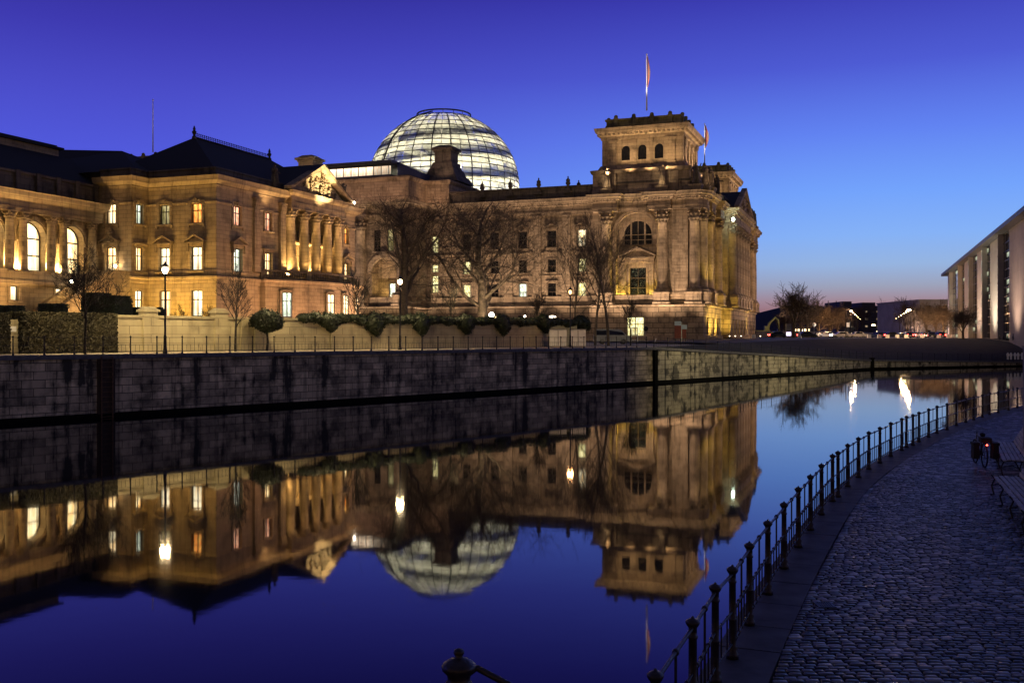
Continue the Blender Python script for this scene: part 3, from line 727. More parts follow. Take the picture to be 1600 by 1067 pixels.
# ------------------------------------------------------------------ the parliament building
RO = (37.4, 188.2, 0)
RM = frame_of(RO)
def rw(x, y, z): return tuple(RM @ Vector((x, y, z)))
def reichstag():
    g = thing('parliament_building', 'huge floodlit sandstone parliament building with corner towers behind the bare plane trees', 'government building', RO, ANG)
    GZ = 3.0; PL = 10.4; AR = 28.4; CT = 31.6; PT = 34.4
    # plan, counter-clockwise
    base = [(-143,-1),(-122,-1),(-122,0),(-91,0),(-91,-8),(-59,-8),(-59,0),(-22.6,0),(-22.6,-.9),(-1.6,-.9),(-1.6,20.5),(-3.0,20.5),(-3.0,26),(-.4,26),(-.4,53),(-3.0,53),(-3.0,58.5),(-1.6,58.5),(-1.6,79.5),(-143,79.5)]
    base = [p for i, p in enumerate(base) if i == 0 or p != base[i-1]]
    walls = MB(); rust = MB()
    nb = len(base)
    faces = []
    for i in range(nb):
        faces.append(Face(g, base[i], base[(i+1) % nb], PL, AR, 'rstone'))
    def idx(p): return base.index(p)
    fE = faces[idx((-59,0))]                      # long plain stretch, x from -59 to -22.6
    wx = [-49.9, -43.7, -37.6, -31.4, -25.2]
    rows = [(22.0, 3.4, 'ped'), (17.05, 2.6, 'plain'), (11.4, 3.5, 'hood')]
    lit = {(4,0): 'gcream', (4,1): 'gyell', (4,2): 'gyell', (2,2): 'gcool', (0,1): 'gyell', (0,2): 'gyell'}
    for i, x in enumerate(wx):
        for j, (z, h, k) in enumerate(rows):
            fE.win(x+59, z, 1.85 if j == 0 else 1.75, h, lit.get((i,j), 'gdim'), 'half', k)
    for j, (z, h, p) in enumerate(((21.6,3.5,'gyell'),(17.6,1.6,'gyell'),(13.3,3.6,'gyell'),(10.9,1.5,'gyell'))):
        fE.win(1.9, z, 1.5, h, p, 'half', 'plain')
    # pilasters on the plain stretch
    pm = cached('rpil', lambda: pil_mesh(1.7, .32, AR-12.2, 2.4)); pm.materials.append(M['rstone'])
    for x in (-46.8,-40.6,-34.5,-28.3): link('pilaster', pm, g, M=T(x, 0, 12.2))
    # central pavilion towards the river
    fC = faces[idx((-91,-8))]
    for u in (26.1, 16):
        fC.hole(u, 10.6, 5.6, 9.6, True); sm_ = cached('portal', lambda: surround_mesh(5.6, 9.6, 'arch'))
        if not sm_.materials: sm_.materials.append(M['rstone'])
        link('portal_arch', sm_, g, M=fC.PM @ T(u, 0, 10.6))
        nb_ = MB(); nb_.M = fC.PM; nb_.box(u-3.2, u+3.2, 3.0, 3.3, 10, 21); nb_.box(u-3.2, u-2.85, .45, 3.0, 10, 21); nb_.box(u+2.85, u+3.2, .45, 3.0, 10, 21); nb_.box(u-3.2, u+3.2, .45, 3.3, 10.2, 10.6); nb_.box(u-3.2, u+3.2, .45, 3.3, 20.3, 20.6); nb_.build('portal_niche', M['rstone'], g)
        window(g, fC.PM @ T(0, 2.6, 0), u+.6, 11.0, 1.5, 4.2, 'gcool', 'half', 'plain', False, 'rstone')
    for u in (24.6, 27.6, 14.5, 17.5): fC.win(u, 21.6, 1.5, 4.4, 'gdim' if u != 27.6 else 'golive', 'half', 'none')
    cm = cached('rcol', lambda: corinthian(1.0, AR-12.7, 2.4)); cm.materials.append(M['rstone'])
    ped = MB(); ped.box(-1.5,1.5,-1.5,1.5,0,2.3); ped.box(-1.65,1.65,-1.65,1.65,1.95,2.2); ped.box(-1.65,1.65,-1.65,1.65,0,.35); pdm = ped.mesh('pedestal'); pdm.materials.append(M['rstone'])
    def column(PMx, u, off=-.75):
        c = link('column', cm, g, M=PMx @ T(u, off, 12.7)); link('pedestal', pdm, c, M=T(0,0,-2.3))
    for u in (1.8, 10.8, 21.2, 30.6): column(fC.PM, u)
    fC2 = faces[idx((-59,-8))]
    # tower bays
    def bay(f, mirror=False, off=-.75):
        U = f.U; m = (lambda u: U-u) if mirror else (lambda u: u)
        c1, ar, c2, pw, c3 = 2.9, 8.6, 13.9, 17.2, 20.0
        k = U/21.0; ua = m(ar*k)
        f.hole(ua, 10.9, 8.0, 17.2, True); sm_ = cached('bigarch', lambda: surround_mesh(8.0, 17.2, 'arch2'))
        if not sm_.materials: sm_.materials.append(M['rstone'])
        link('great_arch', sm_, g, M=f.PM @ T(ua, 0, 10.9))
        rc = MB(); rc.M = f.PM @ T(ua-4.3, 1.5, 0); wall_holes(rc, 8.6, 10.4, 28.4, [(4.3,22.0,5.7,4.85,True),(4.3,12.0,3.3,5.6,False)], .45)
        rc.M = f.PM; rc.box(ua-4.3, ua-4.0, .4, 1.5, 10.4, 28.3); rc.box(ua+4.0, ua+4.3, .4, 1.5, 10.4, 28.3); rc.box(ua-4, ua+4, .4, 1.5, 10.3, 10.9)
        rc.build('arch_recess', M['rstone'], g)
        window(g, f.PM @ T(0, 1.5, 0), ua, 22.0, 5.7, 4.85, 'gdim', 'three', 'none', True, 'rstone', 'rstone2')
        o = window(g, f.PM @ T(0, 1.5, 0), ua, 12.0, 3.3, 5.6, 'gdark2', 'grid', 'none')
        ae = MB()
        for s in (-1, 1): ae.box(s*2.75-.45, s*2.75+.45, -.55, .0, -.9, 6.6); ae.box(s*2.75-.6, s*2.75+.6, -.65, .0, 6.2, 6.6); ae.box(s*1.85-.2, s*1.85+.2, -.2, 0, -.9, 6.0)
        ae.box(-2.2, 2.2, -.22, 0, 5.6, 6.6); ae.box(-3.3, 3.3, -.6, 0, 6.6, 7.3); ae.box(-3.55, 3.55, -.95, 0, 7.3, 7.6); ae.prism([(-3.4,7.6),(3.4,7.6),(0,9.2)], -.5, 0)
        for s in (-1, 1): ae.prism([(s*3.65,7.61),(0,9.25),(0,9.6),(s*3.65,7.95)][::s], -1.0, .0)
        ae.box(-4.0, 4.0, -.4, 0, 9.9, 10.0-.05)
        ae.build('aedicule', M['rstone'], o)
        for c in (c1, c2): column(f.PM, m(c*k), off)
        column(f.PM, m(c3*k), off+.2)
        q = cached(('bp', round(k,2)), lambda: pil_mesh(3.0*k, .5, AR-12.2, 1.2)); 
        if not q.materials: q.materials.append(M['rstone'])
        link('pilaster', q, g, M=f.PM @ T(m(pw*k), 0, 12.2))
        return ua
    fB = faces[idx((-22.6,-.9))]; bay(fB)
    fN1 = faces[idx((-1.6,-.9))]; bay(fN1, True, -.3)
    fN5 = faces[idx((-1.6,58.5))]; bay(fN5, False, -.3)
    fS = faces[0]; bay(fS, True)
    # north front centre: portico with six columns
    fP = faces[idx((-.4,26))]
    for i in range(6): column(fP.PM, 1.9+i*4.64, -.6)
    for i in range(5):
        fP.win(1.9+2.32+i*4.64, 12.6, 1.9, 4.6, 'gwarm' if i in (0,3) else 'gdim', 'half', 'ped'); fP.win(1.9+2.32+i*4.64, 21.4, 1.8, 3.6, 'gdim', 'half', 'plain')
    for p in ((-3.0,20.5),(-3.0,53)):
        f = faces[idx(p)]; f.win(f.U/2, 12.4, 1.9, 4.6, 'gwarm', 'half', 'ped'); f.win(f.U/2, 21.4, 1.8, 3.6, 'gdim', 'half', 'plain')
    fl = faces[idx((-122,0))]
    for i in range(4):
        for j, (z, h, k) in enumerate(rows): fl.win(4+i*6.5, z, 1.8, h, 'gdim', 'half', k)
    for f in faces: f.into(walls)
    walls.build('wall', M['rstone'], g)
    # rusticated plinth, 0.6 m proud
    def offp(path, d):
        mbx = MB(); sweep(mbx, path, [(d, 0), (d, 1)], True); return [(v[0], v[1]) for v in mbx.v[::2]]
    pb = offp(base, .6)
    for i in range(nb):
        f = Face(g, pb[i], pb[(i+1) % nb], GZ, PL-.5, 'rrust', rev=.6)
        x0, y0 = base[i]
        if (x0,y0) == (-59,0):
            for x in wx: f.win(x+59-.6, 6.2, 1.7, 2.2, 'gcream' if x < -42 and x > -45 else 'gdim', 'half', 'none')
            f.win(1.3, 6.8, 1.5, 1.6, 'gyell', 'half', 'none')
        if (x0,y0) == (-22.6,-.9):
            f.win(9.2, 4.0, 3.5, 4.0, 'gyell', 'cross', 'none', False)
        if (x0,y0) in ((-1.6,-.9),(-1.6,58.5)):
            for u in (5, 12.5, 17.5): f.win(u, 4.6, 1.7, 3.3, 'gdim', 'half', 'none')
        if (x0,y0) in ((-.4,26),):
            for u in range(5): f.win(4.8+u*4.64, 4.0, 2.0, 4.0, 'gwarm', 'cross', 'none')
        f.into(rust)
    rust.build('plinth', M['rrust'], g)
    mb = MB(); sweep(mb, base, [(.6,PL-.5),(.95,PL-.38),(.98,PL-.12),(.5,PL),(.0,PL+.1)], True)
    sweep(mb, base, [(.6,GZ+1.4),(.9,GZ+1.3),(.95,GZ)], True)
    sweep(mb, base, [(0,PL+.1),(.22,PL+.15),(.22,12.0),(.3,12.05),(.3,12.2),(0,12.3)], True)
    mb.build('base_moulding', M['rstone'], g)
    # mid string course only on plain stretches
    for p in ((-59,0),(-122,0),(-59,-8)):
        f = faces[idx(p)]; mb = MB(); mb.M = f.PM; mb.box(.0, f.U, -.22, .02, 20.9, 21.15); mb.box(0, f.U, -.12, .02, 16.3, 16.45); mb.build('string_course', M['rstone'], g)
    # entablature with breaks over the columns
    def brk(f, us, w=2.5, d=1.95, mir=False):
        """plan points of the entablature along a face: steps out over each column"""
        out = []; P = f.PM
        for u0, u1, dd in us:
            for u in (u0, u1):
                q = P @ Vector((u, -dd, 0)); out.append((q.x, q.y))
        return out
    def bay_steps(U, mirror=False, sc=1.0):
        k = U/21.0; s = [(0,.4,.25),(.4,5.3,1.95),(5.3,11.3,.35),(11.3,15.7,1.95),(15.7,18.4,.95),(18.4,21.0,1.8)]
        s = [(a*k, b*k, d*sc) for a, b, d in s]
        return [(U-b, U-a, d) for a, b, d in s[::-1]] if mirror else s
    ep = []
    for i, f in enumerate(faces):
        p = base[i]
        if f is fB: ep += brk(f, bay_steps(f.U))
        elif f is fN5: ep += brk(f, bay_steps(f.U, False, .7))
        elif f is fN1: ep += brk(f, bay_steps(f.U, True, .7))
        elif f is fS: ep += brk(f, bay_steps(f.U, True))
        elif f is fP: ep += brk(f, [(0,f.U,1.5)])
        elif f is fC: ep += brk(f, [(0,3.6,2),(3.6,9,.35),(9,12.6,2),(12.6,19.4,.35),(19.4,23,2),(23,28.8,.35),(28.8,f.U,2)])
        else:
            a, b = (.3, f.U-.3) if f.U > 3 else (f.U*.5, f.U*.5)
            if f.U > 3: ep += brk(f, [(0 if f.U > 12 else .0, f.U, .35)])
    ep = [p for i, p in enumerate(ep) if (Vector(p)-Vector(ep[i-1])).length > .02]
    mb = MB()
    sweep(mb, ep, [(-1.5,AR),(0,AR),(.0,AR+.45),(.08,AR+.45),(.08,AR+.75),(-.02,AR+.8),(-.02,AR+1.75),(.12,AR+1.8),(.2,AR+2.05),(.55,AR+2.15),(.62,AR+2.5),(.95,AR+2.62),(1.0,AR+2.95),(1.1,CT),(-.5,CT+.15),(-2.5,CT+.2)], True)
    mb.build('entablature', M['rstone'], g)
    # dentils on the seen fronts
    mb = MB()
    for a, b in zip(ep, ep[1:]):
        va, vb = Vector(a), Vector(b); L_ = (vb-va).length
        if L_ < 1.2 or va.x < -95 or (va.y > 60 and va.x < -5): continue
        ang = math.atan2(vb.y-va.y, vb.x-va.x); mb.M = T(a[0], a[1]) @ RZ(ang); k = int(L_/.62)
        for i in range(k): u = (i+.5)*L_/k; mb.box(u-.17, u+.17, -.5, .02, AR+1.8, AR+2.14)
        mb.M = None; mb.build('dentil_course', M['rstone'], g); mb = MB()
    # attic / parapet
    mb = MB(); ap = offp(base, -1.0)
    sweep(mb, ap, [(0,CT),(0,CT+.5),(-.1,CT+.6),(-.1,PT-.5),(.15,PT-.4),(.2,PT-.05),(-.5,PT),(-.5,CT)], True)
    mb.build('parapet', M['rdark'], g)
    mb = MB(); mb.slab(offp(base, -1.3), CT+.1, CT+.4); mb.build('roof', M['slate'], g)
    mb = MB()
    mb.slab([(-140,6),(-12,6),(-12,72),(-140,72)], CT+.4, 33.8); mb.build('flat_roof', M['slate'], g)
    # tall central attic
    mb = MB(); aC = [(-91,-8),(-59,-8),(-59,0),(-53.6,0),(-53.6,16),(-96.4,16),(-96.4,0),(-91,0)]
    aC = offp(aC, -.6)
    sweep(mb, aC, [(0,CT),(.3,CT+.1),(.3,CT+1.1),(0,CT+1.3),(0,36.0),(.25,36.2),(.5,36.5),(.55,36.8),(-.3,37.15)], True)
    mb.build('attic', M['rstone'], g)
    mb = MB(); mb.slab(offp(aC, -.25), 36.95, 37.12); mb.slab(offp(aC, .5), 36.82, 36.94); mb.build('attic_roof', M['slate'], g)
    # pylons
    for cx, nm in ((-57.9,0),(-92,1)):
        mb = MB(); cy = 7.5
        for a, z0, z1, k in ((4.6,37.1,38.6,.9),(3.4,38.6,40.2,.6),(2.6,40.2,41.6,.4)): mb.frustum(cx-a, cx+a, cy-a, cy+a, z0, z1, k)
        mb.box(cx-1.9, cx+1.9, cy-1.9, cy+1.9, 41.6, 44.2); mb.box(cx-2.5, cx+2.5, cy-2.5, cy+2.5, 44.25, 44.75); mb.frustum(cx-2.2, cx+2.2, cy-2.2, cy+2.2, 44.75, 45.4, .9)
        mb.box(cx-2.1, cx+2.1, cy-2.1, cy+2.1, 43.8, 44.25)
        mb.build('roof_pylon', M['rdark'] if nm == 0 else M['rstone'], g)
    # lit rooftop restaurant
    mb = MB(); mb.box(-88,-66,-3,12,40.0,40.5); mb.box(-88.6,-65.5,-3.6,12.5,40.5,41.1); mb.box(-88,-66,-2.9,12,37.1,38.2)
    for i in range(13): mb.box(-88+i*1.8-.06, -88+i*1.8+.06, -3, -2.85, 38.2, 40)
    rr = mb.build('rooftop_restaurant', M['lead'], g)
    MB().box(-87.9,-66.1,-2.7,-2.6,38.2,40.0).build('glazing', M['gcreamb'], rr)
    MB().prism([(-65.4,37.15),(-60.0,37.15),(-60.0,38.6),(-65.4,41.0)], -1.0, 11).build('glass_link', M['blueg'], rr)
    # finials and statues along the parapet
    um = MB(); um.box(-.75,.75,-.6,.6,0,.5); um.box(-.5,.5,-.45,.45,.5,1.0); um.lathe([(.42,1.0),(.34,1.15),(.30,1.7),(.45,1.8),(.50,2.1),(.46,2.25),(.30,2.35),(.45,2.5),(.40,2.75),(.20,2.95),(.10,3.05),(.18,3.2),(.05,3.45)], 12)
    um = um.mesh('finial'); um.materials.append(M['rdark'])
    for x in (-46.8,-40.6,-34.5,-28.3): link('finial', um, g, M=T(x, .9, CT+1.2))
    link('finial', um, g, M=T(-30, 14, 34))
    for i, (x, y) in enumerate(((-19.6,-1.2),(-8.8,-1.2),(-2.4,-1.2),(-1.2,2.2),(-.6,4.4),(-1.0,14.5),(-1.2,62),(-1.0,72),(-1.0,76.5),(-1.2,78.6),(-122,-1),(-133,-1))):
        s = statue_mesh(i, 3.9); s.materials.append(M['rstone'] if i in (0,1,3,4) else M['rdark'])
        o = link('statue', s, g, M=T(x, y, CT+1.55) @ RZ(0 if y < 0 else R(90)))
        mbp = MB(); mbp.frustum(-1.3,1.3,-1.1,1.1,-.25,-1.5,.35); mbp.build('statue_base', M['rstone'], o)
    # north pediment
    mb = MB(); y0, y1, zt = 27.5, 51.5, 36.9; mb.M = RZ(R(90))
    mb.prism([(y0,CT+.1),(y1,CT+.1),((y0+y1)/2,zt)], -1.2, 14); mb.M = None; mb.build('gable_roof', M['slate'], g)
    mb = MB(); mb.M = RZ(R(90)); c = (y0+y1)/2
    mb.prism([(y0,CT+.2),(y1,CT+.2),(c,zt)], -1.35, -1.22)
    for s in (-1, 1): mb.prism([(c+s*12.4,CT+.1),(c,zt+.05),(c,zt+.75),(c+s*12.4,CT+.75)][::s], -1.9, -.8)
    rnd = random.Random(5)
    for i in range(60):
        x = rnd.uniform(y0+2, y1-2); zz = rnd.uniform(0, max(0, (zt-CT)*(1-abs(x-c)/12)-1)); mb.ball(x, -1.4, CT+.6+zz, rnd.uniform(.2,.5), 7, 5)
    mb.M = None; mb.build('pediment', M['rstone'], g)
    # towers
    def tower(cx, cy, front):
        tz0, tz1, tz2 = 32.5, 36.9, 43.2; h1, h2 = 9.7, 7.95
        st = MB(); st.M = T(cx, cy)
        sweep(st, [(-h1,-h1),(h1,-h1),(h1,h1),(-h1,h1)], [(0,CT),(0,tz0+.3),(-.15,tz0+.45),(-.15,tz1-.9),(.1,tz1-.8),(.25,tz1-.4),(.3,tz1-.15),(-1.0,tz1+.15),(-1.4,tz1+.9),(-1.8,tz1+1.0)], True)
        for s in (-1, 1):
            st.box(s*6.1-1.4, s*6.1+1.4, -h1-.35, -h1+.3, CT, tz1-.9); st.box(h1-.3, h1+.35, s*6.1-1.4, s*6.1+1.4, CT, tz1-.9)
        base_m = st
        sides = []
        for a in range(4):
            P = T(cx, cy) @ RZ(R(90*a)) @ T(-h2, -h2)
            hs = [(2*h2*.5+o, tz1+1.9, 1.7, 2.9, True) for o in (-3.3, 0, 3.3)]
            st.M = P; wall_holes(st, 2*h2, tz1+.6, tz2, hs, .6)
            for u in (2.2, 2*h2-2.2, h2-1.65, h2+1.65):
                big = u in (2.2, 2*h2-2.2); w_ = 1.5 if big else 1.0
                st.box(u-w_/2, u+w_/2, -.28 if big else -.16, .01, tz1+1.3, tz2-.5); st.box(u-w_/2-.15, u+w_/2+.15, -.45 if big else -.3, .01, tz2-.8, tz2-.35); st.box(u-w_/2-.12, u+w_/2+.12, -.42 if big else -.3, .01, tz1+.6, tz1+1.3)
            for u in (.45, 2*h2-.45): st.box(u-.45, u+.45, -.12, .01, tz1+.6, tz2)
            k = 19
            for i in range(k): u = (i+.5)*(2*h2+1.2)/k-.6; st.box(u-.2, u+.2, -1.05, .0, tz2+.55, tz2+1.0)
        st.M = T(cx, cy)
        sweep(st, [(-h2,-h2),(h2,-h2),(h2,h2),(-h2,h2)], [(-.3,tz2-.3),(.3,tz2-.25),(.3,tz2+.4),(.45,tz2+.5),(1.15,tz2+1.02),(1.3,tz2+1.4),(1.45,tz2+1.95),(.2,tz2+2.1)], True)
        o = st.build('tower', M['rstone'], g)
        p = MB(); p.M = T(cx, cy)
        sweep(p, [(-h2+.6,-h2+.6),(h2-.6,-h2+.6),(h2-.6,h2-.6),(-h2+.6,h2-.6)], [(.2,tz2+2.0),(.2,tz2+2.5),(0,tz2+2.8),(0,tz2+3.5),(.25,tz2+3.6),(.25,tz2+3.95),(-.6,tz2+4.0),(-.6,tz2+2)], True)
        for a in range(4):
            p.M = T(cx, cy) @ RZ(R(90*a))
            for u in (-5.4,-1.8,1.8,5.4): p.box(u-.45, u+.45, -h2+.25, -h2+.9, tz2+2.6, tz2+4.1); p.ball(u, -h2+.55, tz2+4.35, .42, 8, 5)
        p.build('tower_parapet', M['rolive'], o)
        MB().box(cx-h2+.6, cx+h2-.6, cy-h2+.6, cy+h2-.6, tz2+1.9, tz2+2.3).build('tower_roof', M['slate'], o)
        pm_ = cached('twp', lambda: pane_mesh(1.7, 2.9, True)); 
        if not pm_.materials: pm_.materials.append(M['gdim'])
        for a in range(4):
            for q in (-3.3,0,3.3): link('window', pm_, o, M=T(cx, cy) @ RZ(R(90*a)) @ T(q, -h2+.15, tz1+1.9))
    tower(-13.4, 9.6, True); tower(-13.4+.35, 80.1-.2, False) if False else tower(-13.4, 70.0, False); tower(-13.4-123, 9.6, False)
    # dome
    cx, cy = -73.0, 39.5
    dome(g, cx, cy)
    return g
M['gcreamb'] = glow('bright restaurant light', (1.0,.62,.36), (1.0,.88,.66), 2.2, 1.5)
M['blueg'] = simple('dark blue glass', (.06,.08,.22), .25, .3, var=.1)  # one even dark blue base colour for the link panels
M['rstone2'] = M['rstone']
M['gdark2'] = glow('dark hall with few lights', (.003,.004,.003), (.6,.6,.35), .6, 6.0, lo=.60, hi=.70)
M['rolive'] = stone('blackened parapet stone with painted olive light', (.34,.30,.13), (.24,.21,.09), (.08,.07,.04), 1.5, .6, stain=.7, streak=.7)  # olive base colour imitates lit patches on the tower parapets

def dome_panel_mat():
    m, n, b = newmat('frosted dome glass lit from within'); L = n.links; N = n.nodes
    n.nodes.remove(b); out = n.nodes['Material Output']
    g = N.new('ShaderNodeNewGeometry')
    tr = N.new('ShaderNodeBsdfTransparent'); tr.inputs[0].default_value = (.80,.84,.84,1)
    tl = N.new('ShaderNodeBsdfTranslucent'); tl.inputs[0].default_value = (.85,.86,.78,1)
    gl = N.new('ShaderNodeBsdfGlossy'); gl.inputs['Roughness'].default_value = .08
    t = N.new('ShaderNodeTexCoord'); z = N.new('ShaderNodeTexNoise'); z.inputs['Scale'].default_value = .45; z.inputs['Detail'].default_value = 5; z.inputs['Roughness'].default_value = .62; L.new(t.outputs['Object'], z.inputs['Vector'])
    ad = N.new('ShaderNodeMath'); ad.operation = 'MULTIPLY_ADD'; ad.inputs[1].default_value = .42; L.new(g.outputs['Random Per Island'], ad.inputs[0]); L.new(z.outputs['Fac'], ad.inputs[2])
    r = N.new('ShaderNodeMapRange'); r.inputs['From Min'].default_value = .42; r.inputs['From Max'].default_value = .86; r.inputs['To Min'].default_value = .16; r.inputs['To Max'].default_value = .80; L.new(ad.outputs[0], r.inputs['Value'])
    m1 = N.new('ShaderNodeMixShader'); L.new(r.outputs[0], m1.inputs[0]); L.new(tr.outputs[0], m1.inputs[1]); L.new(tl.outputs[0], m1.inputs[2])
    m2_ = N.new('ShaderNodeMixShader'); m2_.inputs[0].default_value = .08; L.new(m1.outputs[0], m2_.inputs[1]); L.new(gl.outputs[0], m2_.inputs[2])
    L.new(m2_.outputs[0], out.inputs[0]); return m
M['dglass'] = dome_panel_mat()
M['dsteel'] = simple('dome steel', (.09,.09,.085), .5, .5)
M['dfloor'] = simple('bright dome interior', (.75,.74,.68), .6, var=.1)
M['mirror'] = simple('mirror facets of the cone', (.8,.8,.78), .18, .9, var=.05)
def dome(g, cx, cy):
    Rm = 18.9; zb = 35.5; zw = 41.5; zt = 59.0
    def prof(z):                     # radius at height
        if z < zw: return Rm*(1-.028*((zw-z)/(zw-zb))**2)
        t = (z-zw)/((zt-zw)*1.07); return Rm*math.sqrt(max(0, 1-t*t))
    zs = [zb+(zt-zb)*i/17 for i in range(18)]
    K = 24
    gm = MB(); gm.M = T(cx, cy)
    for i in range(17):
        z0, z1 = zs[i]+.05, zs[i+1]+.10; r0, r1 = prof(zs[i])+.22, prof(zs[i+1])-.02      # shingled rings
        for k in range(K):
            for h in range(2):
                a0, a1 = 2*math.pi*(k+h*.5+.02)/K, 2*math.pi*(k+h*.5+.48)/K
                v = [(r0*math.cos(a0),r0*math.sin(a0),z0),(r0*math.cos(a1),r0*math.sin(a1),z0),(r1*math.cos(a1),r1*math.sin(a1),z1),(r1*math.cos(a0),r1*math.sin(a0),z1)]
                gm.add(v, [(0,1,2,3)])
    d = gm.build('dome', M['dglass'], g)
    rb = MB(); rb.M = T(cx, cy)
    for k in range(K):
        a = 2*math.pi*(k+.0)/K+.0
        rb.tube([(prof(z)*math.cos(a), prof(z)*math.sin(a), z) for z in zs], .17 if k % 1 == 0 else .1, 5)
    rb.build('ribs', M['dsteel'], d)
    rb = MB(); rb.M = T(cx, cy)
    for i, z in enumerate(zs):
        r = prof(z)+.1; rb.tube([(r*math.cos(2*math.pi*j/72), r*math.sin(2*math.pi*j/72), z) for j in range(73)], .10, 4, False)
    rb.build('rings', M['dsteel'], d)
    rt = prof(zt); rb = MB(); rb.M = T(cx, cy)
    rb.tube([(rt*math.cos(2*math.pi*j/48), rt*math.sin(2*math.pi*j/48), zt+.9) for j in range(49)], .2, 6, False)
    for j in range(16): a = 2*math.pi*j/16; rb.tube([(rt*math.cos(a), rt*math.sin(a), zt), (rt*math.cos(a), rt*math.sin(a), zt+.9)], .07, 4)
    rb.build('top_ring', M['dsteel'], d)
    # curved sun shield ladder rail on the outside
    a = R(-115); rb = MB(); rb.M = T(cx, cy); rb.tube([((prof(z)+.5)*math.cos(a), (prof(z)+.5)*math.sin(a), z) for z in zs]+[(rt*.6*math.cos(a), rt*.6*math.sin(a), zt+1.2)], .2, 6); rb.build('service_rail', M['dsteel'], d)
    # interior: ramps, cone, floor
    ip = MB(); ip.M = T(cx, cy)
    for turn in (0, math.pi):
        for j in range(150):
            t0, t1 = j/150, (j+1)/150
            P = []
            for t in (t0, t1):
                z = 37.5+t*17; aa = turn+t*3.3*math.pi; ro = prof(z)-.9; ri = ro-2.0
                P += [(ro*math.cos(aa), ro*math.sin(aa), z), (ri*math.cos(aa), ri*math.sin(aa), z), (ri*math.cos(aa), ri*math.sin(aa), z+1.0)]
            ip.add(P, [(0,1,4,3),(1,2,5,4)])
    ip.build('ramp', M['dfloor'], d)
    cn = MB(); cn.M = T(cx, cy); cn.lathe([(1.4,36),(1.7,41),(2.6,46),(4.2,50),(6.4,54),(7.4,56),(7.5,56.6)], 30)
    for i in range(len(cn.sm)): cn.sm[i] = False
    cn.build('mirror_cone', M['mirror'], d)
    fl = MB(); fl.M = T(cx, cy); fl.lathe([(17.3,35.2),(17.4,36.2)], 48); fl.build('dome_floor', M['dfloor'], d)
    lm = cached('dl', lambda: MB().ball(0,0,0,.22,8,5).mesh('dome_lamp')); lm.materials.append(M['lwarm'])
    for k in range(8):
        a = 2*math.pi*(k+.5)/8
        p = rw(cx+10*math.cos(a), cy+10*math.sin(a), 38.2); point('dome_light', p, 3600, (1,.90,.64), .5)
        link('dome_lamp', lm, d, M=T(cx+10*math.cos(a), cy+10*math.sin(a), 37.5))
    for k in range(5):
        a = 2*math.pi*k/5; point('dome_light', rw(cx+5*math.cos(a), cy+5*math.sin(a), 54), 2400, (1,.90,.64), .5)
REI = reichstag()
